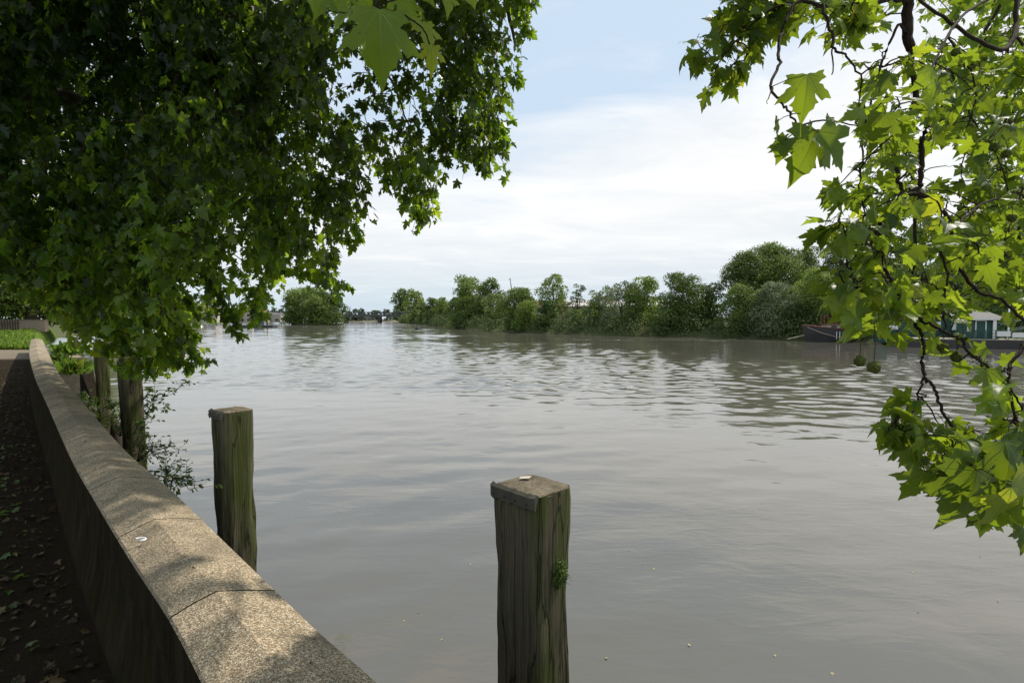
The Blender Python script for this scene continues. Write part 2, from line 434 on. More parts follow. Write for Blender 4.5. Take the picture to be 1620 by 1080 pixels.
def leaf_mesh(name, temps, P, T, N, S, tint, mat, parent=None, smooth=False, uv=False):
    P, T, N, S, tint = map(np.asarray, (P, T, N, S, tint))
    T = T / (np.linalg.norm(T, axis=1, keepdims=True) + 1e-9)
    N = N - T * np.sum(N * T, axis=1, keepdims=True); N = N / (np.linalg.norm(N, axis=1, keepdims=True) + 1e-9)
    B = np.cross(T, N)
    which = rng.integers(0, len(temps), len(P))
    allv, loops, lens, at_, uvs = [], [], [], [], []
    base = 0
    for k, (tv, tf, tuv) in enumerate(temps):
        idx = np.where(which == k)[0]
        if not len(idx): continue
        s = S[idx][:, None, None]
        v = P[idx][:, None, :] + s * (tv[None, :, 0:1] * B[idx][:, None, :] + tv[None, :, 1:2] * T[idx][:, None, :] + tv[None, :, 2:3] * N[idx][:, None, :])
        m_, n_ = len(idx), len(tv)
        allv.append(v.reshape(-1, 3)); at_.append(np.repeat(tint[idx], n_))
        fl = np.array([i for f in tf for i in f]); fn = np.array([len(f) for f in tf])
        loops.append((fl[None, :] + (base + np.arange(m_) * n_)[:, None]).ravel())
        lens.append(np.tile(fn, m_))
        if uv: uvs.append(np.tile(tuv[fl], (m_, 1)))
        base += m_ * n_
    V = np.concatenate(allv); L = np.concatenate(loops); NL = np.concatenate(lens)
    me = bpy.data.meshes.new(name)
    me.vertices.add(len(V)); me.vertices.foreach_set('co', V.ravel().astype(np.float32))
    me.loops.add(len(L)); me.loops.foreach_set('vertex_index', L.astype(np.int32))
    me.polygons.add(len(NL)); st = np.concatenate(([0], np.cumsum(NL)[:-1])); me.polygons.foreach_set('loop_start', st.astype(np.int32))
    me.polygons.foreach_set('loop_total', NL.astype(np.int32))
    me.update(calc_edges=True)
    a = me.attributes.new('tint', 'FLOAT', 'POINT'); a.data.foreach_set('value', np.concatenate(at_).astype(np.float32))
    if uv:
        u = me.uv_layers.new(name='UVMap'); u.data.foreach_set('uv', np.concatenate(uvs).ravel().astype(np.float32))
    me.validate()
    return link(name, me, mat, parent, smooth)

TN = [make_template(HALF_NEAR, True, c) for c in ((.22, .35, .35, .06), (-.15, .5, .4, .07), (.35, .2, .2, -.07), (.10, .75, .6, .06), (.5, .45, .35, .08))]
TM = [make_template(HALF_MID, False, c) for c in ((.25, .25, .2, 0), (-.1, .3, .3, 0), (.45, .15, .1, 0), (.1, .5, .4, 0))]
TL = [make_template(HALF_LOW, False, c) for c in ((.3, .3, .2, 0), (0, .2, .3, 0), (.6, .3, .2, 0))]
TO = [make_template(HALF_OVAL, False, c) for c in ((.3, .3, 0, 0), (.1, .5, 0, 0))]

def unit(n): 
    v = rng.normal(size=(n, 3)); return v / np.linalg.norm(v, axis=1, keepdims=True)
def in_poly(px, py, poly):
    px, py = np.asarray(px), np.asarray(py); inside = np.zeros(px.shape, bool)
    n = len(poly); j = n - 1
    for i in range(n):
        xi, yi = poly[i]; xj, yj = poly[j]
        c = ((yi > py) != (yj > py)) & (px < (xj - xi) * (py - yi) / ((yj - yi) + 1e-9) + xi)
        inside ^= c; j = i
    return inside

# ------------------------------------------------------------------ water and ground
def sheet(name, pts, z, mat, kind='structure'):
    o = from_py(name, [(p[0], p[1], z if len(p) < 3 else p[2]) for p in pts], [tuple(range(len(pts)))], mat)
    tag(o, kind=kind); return o
def water_mesh():
    # radial grid around the bank where people stand: fine near, coarse far, with real wave relief
    nr, na = 1150, 620
    r = 1.2 * np.exp(np.linspace(0, math.log(900 / 1.2), nr)); th = np.linspace(R(-75), R(75), na)
    RR, TH = np.meshgrid(r, th, indexing='ij'); x = RR * np.sin(TH); y = RR * np.cos(TH) - .6
    sp_r = RR * (math.log(900 / 1.2) / nr); z = np.zeros_like(x)
    g = np.random.default_rng(3)
    # patches of wind ruffle and calm
    lx, ly = x * .022 + y * .006, y * .045
    mask = np.zeros_like(x)
    for k in range(26):
        a = g.uniform(0, 2 * math.pi); f = 2 ** g.uniform(-.8, 2.6); mask += np.sin((lx * math.cos(a) + ly * math.sin(a)) * f * 2.2 + g.uniform(0, 6.28)) / f ** .55
    mask = np.clip((mask / 3.2 + .45), 0, 1) ; mask = mask * mask * (3 - 2 * mask)
    dist = np.clip((RR - 4) / 22, 0, 1)
    for k in range(130):
        lam = 10 ** g.uniform(-1.0, .30); a = g.normal(R(8), R(30)); kx, ky = math.sin(a) * 2 * math.pi / lam, math.cos(a) * 2 * math.pi / lam
        fade = np.clip((lam / (sp_r * 3.0)) - .6, 0, 1)
        slope = .0105 * (1.25 if lam < 1.5 else .8)
        wgt = (.10 + .90 * mask) * (.42 + .58 * dist) if lam < 1.6 else (.35 + .65 * mask) * (.25 + .75 * dist)
        warp = .5 * np.sin(x * .31 + k) + .4 * np.sin(y * .43 + 2 * k)
        z += fade * wgt * slope * lam / (2 * math.pi) * np.sin(kx * x + ky * y + warp + g.uniform(0, 6.28)) * 1.4
    farw = np.clip((RR - 45) / 60, 0, 1) * (.45 + .55 * mask)
    for k in range(44):
        lam = g.uniform(1.3, 4.5); a = g.normal(R(5), R(32)); fade = np.clip((lam / (sp_r * 2.6)) - .6, 0, 1)
        z += fade * farw * .011 * lam / (2 * math.pi) * np.sin((math.sin(a) * x + math.cos(a) * y) * 2 * math.pi / lam + .6 * np.sin(x * .11 + k) + g.uniform(0, 6.28)) * 1.4
    # slow oily boils in the near water
    for k in range(16):
        lam = g.uniform(.7, 2.4); a = g.normal(R(-28), R(26)); fade = np.exp(-RR / 22) * (.35 + 1.1 * mask)
        warp = .9 * np.sin(x * 1.1 + y * .5 + k) + .8 * np.sin(y * 1.3 - x * .4 + 2 * k)
        z += fade * .028 * lam / (2 * math.pi) * np.sin((math.sin(a) * x + math.cos(a) * y) * 2 * math.pi / lam + warp + g.uniform(0, 6.28))
    V = np.stack([x, y, z + WZ], -1).reshape(-1, 3)
    idx = np.arange(nr * na).reshape(nr, na)
    Q = np.stack([idx[:-1, :-1], idx[1:, :-1], idx[1:, 1:], idx[:-1, 1:]], -1).reshape(-1, 4)
    # skirt out to the horizon
    base = len(V); ring = idx[-1, :]
    Ro = 9000; ex = np.stack([Ro * np.sin(th), Ro * np.cos(th), np.full(na, WZ)], -1); V = np.vstack([V, ex])
    Q2 = np.stack([ring[:-1], base + np.arange(na - 1), base + np.arange(1, na), ring[1:]], -1)
    nb = len(V); V = np.vstack([V, [[6000, -500, WZ], [-6000, -500, WZ]]])
    Q = np.vstack([Q, Q2])
    me = bpy.data.meshes.new('river_water'); me.vertices.add(len(V)); me.vertices.foreach_set('co', V.ravel().astype(np.float32))
    me.loops.add(Q.size); me.loops.foreach_set('vertex_index', Q.ravel().astype(np.int32))
    me.polygons.add(len(Q)); me.polygons.foreach_set('loop_start', (np.arange(len(Q)) * 4).astype(np.int32)); me.polygons.foreach_set('loop_total', np.full(len(Q), 4, np.int32))
    me.update(calc_edges=True); me.validate()
    if me.polygons[1000].normal.z < 0: me.flip_normals()
    return link('river_water', me, M['water'], None, True)
o = water_mesh()
tag(o, 'wide muddy grey brown river with soft ripples', 'river')

# wall line: left (path side) and right (river side) top edges of the coping
# paired points of the path-side and river-side top edges of the parapet, read off the photograph at coping height
PAIRS = [((49, 537), (67, 537)), ((46, 557), (76, 556)), ((53, 590), (92, 588)), ((75, 640), (131, 635)), ((111, 721), (196, 708)), ((148, 787), (265, 767)), ((204, 880), (347, 845)), ((267, 976), (438, 932)), ((322, 1080), (523, 1012)), ((366, 1160), (603, 1080))]
WL = [tuple(onz(a[0], a[1], .63))[:2] for a, b in PAIRS]; WR = [tuple(onz(b[0], b[1], .63))[:2] for a, b in PAIRS]
for t_ in (2.2, 5.5, 10): 
    WL.append((WL[9][0] + .70 * t_, WL[9][1] - .72 * t_)); WR.append((WR[9][0] + .70 * t_, WR[9][1] - .72 * t_))
def dens(pts, step=.115):
    P = smooth_path([Vector((x, y, 0)) for x, y in pts], 40)
    return P
L_ = dens(WL); R_ = dens(WR)
# arc-length parametrise on the centre line
C_ = [(a + b) / 2 for a, b in zip(L_, R_)]
S_ = [0]
for i in range(1, len(C_)): S_.append(S_[-1] + (C_[i] - C_[i - 1]).length)
def wall_at(s):
    s = max(0, min(s, S_[-1] - 1e-4))
    i = int(np.searchsorted(S_, s, side='right')) - 1; i = max(0, min(i, len(S_) - 2))
    t = (s - S_[i]) / max(S_[i + 1] - S_[i], 1e-6)
    return L_[i].lerp(L_[i + 1], t), R_[i].lerp(R_[i + 1], t)
# s of the joint seen nearest the camera
def s_near(pt):
    return min(range(len(C_)), key=lambda i: (C_[i] - Vector((pt[0], pt[1], 0))).length)
j0 = S_[s_near(((WL[7][0] + WR[7][0]) / 2, (WL[7][1] + WR[7][1]) / 2))]

EDGE = .63
wall = empty('river_wall', (-1, 1.6, 0), 'long low concrete parapet wall with sloping aggregate coping slabs along the river path', 'wall')
SL = .93
def slab(s0, s1):
    bm = bmesh.new(); rows = []
    n = max(3, int((s1 - s0) / .15))
    for k in range(n + 1):
        s = s0 + (s1 - s0) * k / n
        l, r = wall_at(s); c = l.lerp(r, .42)
        wn = lambda p, q: mnoise.noise(Vector((p.x * 5, p.y * 5, q))) * .005
        prof = [(l, EDGE - .17), (l, EDGE - .01), (l.lerp(r, .02), EDGE), (l.lerp(r, .22), EDGE + .026 + wn(l, 1)), (c.lerp(l, .05), EDGE + .046), (c, EDGE + .048 + wn(c, 2)), (c.lerp(r, .05), EDGE + .046),
                (l.lerp(r, .72), EDGE + .024 + wn(r, 3)), (l.lerp(r, .98), EDGE - .002), (r, EDGE - .014), (r, EDGE - .17)]
        rows.append([bm.verts.new((p.x, p.y, z)) for p, z in prof])
    for a, b in zip(rows[:-1], rows[1:]):
        for k in range(len(a) - 1): bm.faces.new((a[k], a[k + 1], b[k + 1], b[k]))
        bm.faces.new((a[-1], a[0], b[0], b[-1]))
    bm.faces.new(rows[0]); bm.faces.new(rows[-1][::-1])
    o = from_bm('coping_slab', bm, M['coping'], wall); o.data.materials.append(M['wall'])
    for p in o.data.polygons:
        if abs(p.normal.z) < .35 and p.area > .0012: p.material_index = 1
    return o
s = j0 - SL * int(j0 / SL)
cuts = [0]
while s < S_[-1]: cuts.append(s); s += SL
for a, b in zip(cuts[:-1], cuts[1:]):
    if b - a > .2: slab(a + .004, b - .004)
# body
bm = bmesh.new(); rows = []
for k in range(181):
    l, r = wall_at(S_[-1] * k / 180)
    d = (r - l).normalized()
    jit = mnoise.noise(Vector((l.x * 3, l.y * 3, 0))) * .01
    a, b = l + d * (.02 + jit), r - d * .035
    prof = [(a - d * .06, -.6), (a - d * .05, .02), (a - d * .01, .25), (a, EDGE - .172), (a + d * .03, EDGE - .171), (a + d * .03, EDGE - .03), (b - d * .03, EDGE - .03), (b - d * .03, EDGE - .171), (b, EDGE - .172), (b, .1), (b + d * .05, -1.0), (b + d * .1, -3.2), (a, -3.2)]
    rows.append([bm.verts.new((p.x, p.y, z)) for p, z in prof])
for a, b in zip(rows[:-1], rows[1:]):
    for k in range(len(a)): bm.faces.new((a[k], a[(k + 1) % len(a)], b[(k + 1) % len(a)], b[k]))
bm.faces.new(rows[0]); bm.faces.new(rows[-1][::-1])
from_bm('wall_body', bm, M['wall'], wall, smooth=False)

# path / lawn ground: subdivided sheet inland of the wall
inl = [wall_at(S_[-1] * k / 60) for k in range(61)]
V, Fc = [], []
for l, r in inl:
    d = (r - l).normalized()
    for off in (-.1, .25, .7, 1.3, 2.2, 3.5, 6, 12, 30, 80):
        p = l - d * off
        z = mnoise.noise(Vector((p.x * .9, p.y * .9, 0))) * .035 + mnoise.noise(Vector((p.x * 4, p.y * 4, 3))) * .008
        V.append((p.x, p.y, min(z, .03) if off > 0 else 0))
nc = 10
for i in range(60):
    for k in range(nc - 1): Fc.append((i * nc + k, i * nc + k + 1, (i + 1) * nc + k + 1, (i + 1) * nc + k))
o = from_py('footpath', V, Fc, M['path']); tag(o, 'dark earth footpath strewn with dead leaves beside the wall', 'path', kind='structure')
# lawn beyond the end of the wall, out along the left bank
shore_l = [(-22.6, 26.1), (-29, 33), (-41, 47), (-60, 69), (-77, 91), (-105, 140), (-150, 215), (-190, 300), (-240, 420), (-250, 600), (-300, 1200)]
def land(name, shore, inland, z1, mat, w=7, zlow=WZ - .5):
    V, Fc = [], []
    n = len(shore)
    S = smooth_path([Vector((x, y, 0)) for x, y in shore], 5)
    I = smooth_path([Vector((x, y, 0)) for x, y in inland], 5)
    for a, b in zip(S, I):
        d = (b - a).normalized()
        for off, z in ((-.5, zlow), (.0, WZ + .05), (w * .45, (WZ + z1) / 2), (w, z1)):
            p = a + d * off; j = mnoise.noise(Vector((p.x * .15, p.y * .15, 1))) * w * .12
            q = p + d * j; V.append((q.x, q.y, z))
        q = a.lerp(b, .3); V.append((q.x, q.y, z1 + .05)); V.append((b.x, b.y, z1 + .1))
    m = 6
    for i in range(len(S) - 1):
        for k in range(m - 1): Fc.append((i * m + k, i * m + k + 1, (i + 1) * m + k + 1, (i + 1) * m + k))
    o = from_py(name, V, Fc, mat); tag(o, kind='structure'); return o
land('lawn_bank', shore_l[:5], [(-100, 20), (-110, 33), (-120, 47), (-140, 69), (-170, 91)], -.03, M['path'], .8)
land('left_bank', shore_l[4:], [(-400, 91), (-400, 140), (-450, 215), (-500, 300), (-600, 420), (-900, 600), (-1500, 1200)], -.3, M['bank'])
shore_r = [(130, -60), (95, 0), (74, 30), (60, 52), (52, 66), (44, 82), (32.5, 97), (18, 106), (5, 124), (-14, 168), (-32, 235), (-53, 335), (-80, 420), (-105, 520), (-110, 640), (-120, 1200)]
inr = [(900, -60), (900, 0), (900, 30), (900, 60), (900, 90), (900, 130), (900, 200), (900, 260), (900, 330), (900, 400), (900, 460), (900, 500), (900, 560), (900, 640), (900, 800), (900, 1200)]
land('right_bank', shore_r, inr, .1, M['bank'], 4)
o = from_py('far_bank', [(-600, 640, WZ - .1), (400, 620, WZ - .1), (400, 650, .5), (-600, 670, .5), (-2500, 5000, 3), (2500, 5000, 3)], [(0, 1, 2, 3), (3, 2, 5, 4)], M['bank'])
t_ = from_py('foreshore', [(-235, 632, WZ + .02), (-120, 622, WZ + .02), (-120, 640, .3), (-235, 645, .3)], [(0, 1, 2, 3)], M['sand']); tag(t_, kind='structure')
tag(o, kind='structure')

# ------------------------------------------------------------------ far trees
TREES = 'trees on the far bank of the river'
def leafquads(k=4):
    # small clump of a few blades used for distant foliage
    V = np.array([(-.5, -.1, 0), (.1, -.4, .1), (.55, .1, 0), (.15, .35, -.12), (-.3, .5, .05)])
    return V, [(0, 1, 2, 3, 4)], V[:, :2]
TQ = [leafquads()] + [(np.array([(-.5, 0, 0), (0, -.35, .15), (.5, .05, 0), (0, .4, -.1)]), [(0, 1, 2, 3)], np.zeros((4, 2)))]
def far_tree(name, label, base, height, width, mat='leaf_far', lobes=26, leaf=.4, group=TREES, low=.0, shape=1.0, open_=0.0, dens_=1.0, cat='tree', trunk=True, parent=None):
    base = Vector(base)
    root = empty(name, base, label, cat, group) if parent is None else parent
    cz = base.z + height * (low + 1) / 2; rz = height * (1 - low) / 2; rx = width / 2
    centers = []; rads = []
    for i in range(lobes):
        h = -.94 + 1.80 * (i + rng.random()) / lobes; w_ = math.sqrt(1 - (h * .98) ** 2 * (1 if h > 0 else .30)) * (1 - .22 * max(h, 0) * shape)
        th = rng.uniform(0, 2 * math.pi); rr = rng.random() ** .5 * .80
        if open_ and rng.random() < .6: rr = .45 + rr * .5
        c = np.array([math.cos(th) * rr * rx * w_, math.sin(th) * rr * rx * .85 * w_, h * rz])
        r = (rx * .7 + min(rz, rx * 1.3) * .3) * rng.uniform(.22, .40) * (1 - .2 * max(h, 0)) * (1 - .25 * open_)
        c[2] = min(c[2], rz - r * .75)
        centers.append(c + np.array([base.x, base.y, cz])); rads.append(r)
    P, T, N, S, C = [], [], [], [], []; tb = rng.uniform(.25, .72)
    for c, r in zip(centers, rads):
        n = int(dens_ * 11.0 * (r / leaf) ** 2 * (1 - open_ * .6)) + 12
        d = unit(n); d[:, 2] = np.where(d[:, 2] < -.55, -d[:, 2], d[:, 2])
        rad = r * (1 + rng.normal(0, .12, n)) * (1 + .22 * np.sin(d[:, 0] * 7 + r * 9) * np.sin(d[:, 2] * 6 + d[:, 1] * 5))
        p = c + d * rad[:, None] * np.array([1, 1, .82])
        P.append(p); nn = d + rng.normal(0, .45, (n, 3)) + np.array([0, 0, .25]); N.append(nn); T.append(unit(n) + np.array([0, 0, -.3]))
        S.append(leaf * rng.uniform(.6, 1.35, n)); C.append(np.clip(rng.normal(tb, .14, n) + rng.normal(0, .12), 0, .92))
    leaf_mesh('crown', TQ, np.concatenate(P), np.concatenate(T), np.concatenate(N), np.concatenate(S), np.concatenate(C), M[mat], root)
    if trunk:
        paths = []
        tr = max(.12, height * .022)
        topz = cz + rz * .35
        pts = [Vector((base.x + random.gauss(0, .02) * height * t, base.y, base.z - .3 + (topz - base.z + .3) * t)) for t in (0, .25, .5, .75, 1)]
        paths.append((pts, [tr * 1.25, tr, tr * .8, tr * .55, tr * .3]))
        for c in random.sample(range(lobes), min(9, lobes)):
            e = Vector(centers[c]); st = pts[1].lerp(pts[3], random.random())
            mid = st.lerp(e, .5) + Vector((0, 0, height * .03)); paths.append(([st, mid, e], [tr * .4, tr * .28, tr * .1]))
        v, f = tubes(paths, 6); from_py('trunk', v, f, M['far_bark'], root, True)
    return root

def px_tree(name, label, px, top, wpx, Y, mat='leaf_far', zb=0.0, **kw):
    b = at(px, 505, Y); b.z = zb
    t = at(px, top, Y)
    leaf = kw.pop('leaf', max(.21, Y * .0023))
    return far_tree(name, label, b, t.z - zb, wpx * Y / F, mat, leaf=leaf, **kw)

# island
isl = empty('island', (-105, 292, WZ), 'small wooded island in mid river', 'island'); isl['kind'] = 'structure'
bmi = bmesh.new(); ring = [(-108 + 14 * math.cos(t) , 299 + 9 * math.sin(t)) for t in [i * math.pi / 12 for i in range(24)]]
prism(bmi, ring, WZ - 1, -.7); from_bm('island_ground', bmi, M['bank'], isl)
IS = 'trees on the river island'
px_tree('island_tree', 'tallest round dark tree at the left middle of the river island', 482, 455, 74, 300, 'leaf_far', zb=-1.5, group=IS, lobes=34)
px_tree('island_tree', 'spreading dark tree at the right end of the river island', 520, 461, 60, 300, 'leaf_far_dark', zb=-1.5, group=IS, lobes=28)
px_tree('island_tree', 'domed tree in the middle top of the river island', 505, 456, 56, 302, 'leaf_far', zb=-1.5, group=IS)
px_tree('island_tree', 'paler bushy tree at the front of the river island by the water', 500, 470, 54, 290, 'leaf_far', zb=-1.6, group=IS, lobes=24)
px_tree('island_tree', 'low dark tree at the left tip of the river island', 462, 470, 38, 295, 'leaf_far_dark', zb=-1.6, group=IS)
px_tree('island_shrub', 'low shrub overhanging the water at the right tip of the river island', 532, 484, 34, 290, 'leaf_far', zb=-1.4, group=IS, lobes=10, cat='shrub')

# bridge and what stands behind it
bd = empty('railway_bridge', (-160, 480, WZ), 'distant grey girder railway bridge on dark piers crossing the river', 'bridge')
A, B = Vector((-290, 462, 0)), Vector((-70, 545, 0))
M['girder'] = simple('painted girder', (.085, .09, .086), .7, .3, 0, .2, .2)
M['pier'] = simple('dark bridge pier', (.06, .055, .05), .9, .2, 0, .3, .3)
ang = math.atan2(B.y - A.y, B.x - A.x); Lb = (B - A).length; mid = (A + B) / 2
bm = bmesh.new(); box(bm, (mid.x, mid.y, 4.9), (Lb, 8, 1.3), ang); from_bm('deck', bm, M['girder'], bd)
bm = bmesh.new()
for z in (5.8, 8.4): box(bm, (mid.x, mid.y - 4.3, z), (Lb, .5, .6), ang)
n = 60
for i in range(n):
    t0 = (i + .5) / n; p = A.lerp(B, t0)
    M2 = Matrix.Translation((p.x, p.y - 4.3, 7.1)) @ Matrix.Rotation(ang, 4, 'Z')
    for sg in (1, -1):
        M3 = M2 @ Matrix.Rotation(sg * R(42), 4, 'Y')
        vs = [bm.verts.new(M3 @ Vector((x, y, z))) for x in (-.42, .42) for y in (-.1, .1) for z in (-1.7, 1.7)]
        for f in ((0, 1, 3, 2), (4, 6, 7, 5), (0, 2, 6, 4), (1, 5, 7, 3), (0, 4, 5, 1), (2, 3, 7, 6)): bm.faces.new([vs[q] for q in f])
from_bm('lattice_girder', bm, M['girder'], bd)
for t0 in (.12, .404, .60, .734, .88):
    p = A.lerp(B, t0); bm = bmesh.new()
    for s_ in (-3, 3): box(bm, (p.x, p.y + s_, 1), (2.6, 3.0, 6.4), ang, .85)
    box(bm, (p.x, p.y, 3.6), (3.2, 9, 1.2), ang)
    from_bm('pier', bm, M['pier'], bd)
BG = 'trees beyond the railway bridge'
k = 0
blab = ['low hazy tree seen under and over the bridge', ]
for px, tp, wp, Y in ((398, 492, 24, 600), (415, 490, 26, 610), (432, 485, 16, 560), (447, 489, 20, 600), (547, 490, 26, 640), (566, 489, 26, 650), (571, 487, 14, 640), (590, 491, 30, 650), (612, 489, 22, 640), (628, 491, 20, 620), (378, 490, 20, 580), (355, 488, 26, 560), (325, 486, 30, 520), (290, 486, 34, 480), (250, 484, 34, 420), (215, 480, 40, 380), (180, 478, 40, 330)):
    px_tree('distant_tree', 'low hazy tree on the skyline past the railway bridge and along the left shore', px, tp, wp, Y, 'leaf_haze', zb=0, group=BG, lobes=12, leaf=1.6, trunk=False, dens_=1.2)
# row of pale houses on the left shore and a boathouse under the bridge
def house(label, px, w_, Y, h, roofh, colr, rcol, name='riverside_house', grp='pale houses on the left shore', zb=-.3, nwin=3, floors=2):
    b = at(px, 505, Y); root = empty(name, (b.x, b.y, zb), label, 'house', grp)
    bm = bmesh.new(); box(bm, (b.x, b.y, zb + h / 2), (w_, 7, h)); from_bm('wall', bm, colr, root)
    bm = bmesh.new(); x0, x1, y0, y1 = b.x - w_ / 2 - .3, b.x + w_ / 2 + .3, b.y - 3.9, b.y + 3.9; z0 = zb + h + .01
    v = [bm.verts.new(q) for q in ((x0, y0, z0), (x1, y0, z0), (x1, y1, z0), (x0, y1, z0), (x0 + 1, b.y, z0 + roofh), (x1 - 1, b.y, z0 + roofh))]
    for f in ((0, 1, 5, 4), (1, 2, 5), (2, 3, 4, 5), (3, 0, 4), (3, 2, 1, 0)): bm.faces.new([v[i] for i in f])
    rf = from_bm('roof', bm, rcol, root)
    bm = bmesh.new(); box(bm, (b.x + w_ * .3, b.y, z0 + roofh + .4), (1, .8, 1.6)); from_bm('chimney', bm, M['pier'], rf)
    for f in range(floors):
        for i in range(nwin):
            bm = bmesh.new(); box(bm, (b.x - w_ / 2 + w_ * (i + .5) / nwin, b.y - 3.52, zb + 1.5 + f * 2.8), (w_ / nwin * .42, .12, 1.4)); from_bm('window', bm, M['window'], root)
    return root
M['window'] = simple('dark window', (.03, .035, .04), .2, .5, 0, .2, 1)
M['render_white'] = simple('white render', (.42, .40, .36), .8, .2, 0, .12, .6)
M['brick_pale'] = simple('pale brick', (.34, .27, .20), .9, .2, 0, .2, 1)
M['slate'] = simple('slate roof', (.13, .125, .12), .7, .3, 0, .25, 1)
M['tile'] = simple('brown tiled roof', (.20, .125, .085), .85, .2, 0, .25, 1.5)
house('white rendered house under hanging leaves on the left shore', 388, 11, 330, 6.5, 2.2, M['render_white'], M['slate'])
house('pale brick house between two others on the left shore', 412, 9, 340, 5.5, 2.2, M['brick_pale'], M['tile'], nwin=2)
house('small white cottage nearest the island on the left shore', 436, 9, 350, 4.6, 1.8, M['render_white'], M['slate'], nwin=2, floors=1)
house('grey roofed house furthest left on the left shore', 358, 12, 320, 6, 2.4, M['brick_pale'], M['slate'])
house('tall white house behind drooping leaves on the left shore', 330, 12, 310, 7, 2.4, M['render_white'], M['tile'])
house('long white boathouse seen under the right span of the bridge', 582, 30, 655, 4.0, 1.2, M['render_white'], M['slate'], 'boathouse', None, .2, 6, 1)
house('low white shed seen under the bridge beside the island', 556, 16, 655, 3.4, 1.0, M['render_white'], M['slate'], 'boathouse', None, .2, 3, 1)

# floating pontoon with hut near the island
b = onz(408, 518, WZ); pn = empty('mooring_pontoon', b, 'dark floating pontoon with blue hut and railings left of the island', 'pontoon')
M['dark_steel'] = simple('dark steel', (.035, .036, .038), .6, .4, .1, .3, 1)
M['blue_hut'] = simple('blue painted hut', (.035, .06, .12), .6, .4, 0, .2, 1)
bm = bmesh.new(); box(bm, (b.x, b.y, WZ + .35), (13.5, 4.5, .9), 0, 1, .1); from_bm('float', bm, M['dark_steel'], pn)
bm = bmesh.new(); box(bm, (b.x + .5, b.y, WZ + 2.1), (2.8, 2.4, 2.5)); box(bm, (b.x + .5, b.y, WZ + 3.45), (3.2, 2.8, .18)); from_bm('hut', bm, M['blue_hut'], pn)
bm = bmesh.new()
for i in range(13): box(bm, (b.x - 6.4 + i * 1.06, b.y - 2.1, WZ + 1.3), (.08, .08, 1.0))
box(bm, (b.x, b.y - 2.1, WZ + 1.82), (12.9, .08, .08)); box(bm, (b.x, b.y - 2.1, WZ + 1.4), (12.9, .05, .05)); from_bm('railing', bm, M['dark_steel'], pn)
bm = bmesh.new(); box(bm, (b.x + 3.2, b.y + 1, WZ + 2.6), (.35, .35, 5.2)); from_bm('mooring_pile', bm, M['dark_steel'], pn)
# small motor boat moored on the pontoon
# buoy
b = onz(660, 521, WZ); bm = bmesh.new()
for z0, z1, r0, r1 in ((-.2, .25, .5, .62), (.25, .7, .62, .4), (.7, 1.3, .12, .05)):
    bmesh.ops.create_cone(bm, cap_ends=True, segments=16, radius1=r0, radius2=r1, depth=z1 - z0, matrix=Matrix.Translation((b.x, b.y, WZ + (z0 + z1) / 2)))
bmesh.ops.create_uvsphere(bm, u_segments=12, v_segments=8, radius=.2, matrix=Matrix.Translation((b.x, b.y, WZ + 1.35)))
o = from_bm('buoy', bm, M['dark_steel']); tag(o, 'small dark buoy floating in the open water right of the bridge', 'buoy')

def shore_dist(px):
    k_ = (px - 810) / F; best = 999
    for (x0, y0), (x1, y1) in zip(shore_r[:-1], shore_r[1:]):
        d0, d1 = x0 - k_ * y0, x1 - k_ * y1
        if d0 * d1 <= 0 and y0 > 20: t = d0 / (d0 - d1 + 1e-9); best = min(best, y0 + (y1 - y0) * t)
    return best
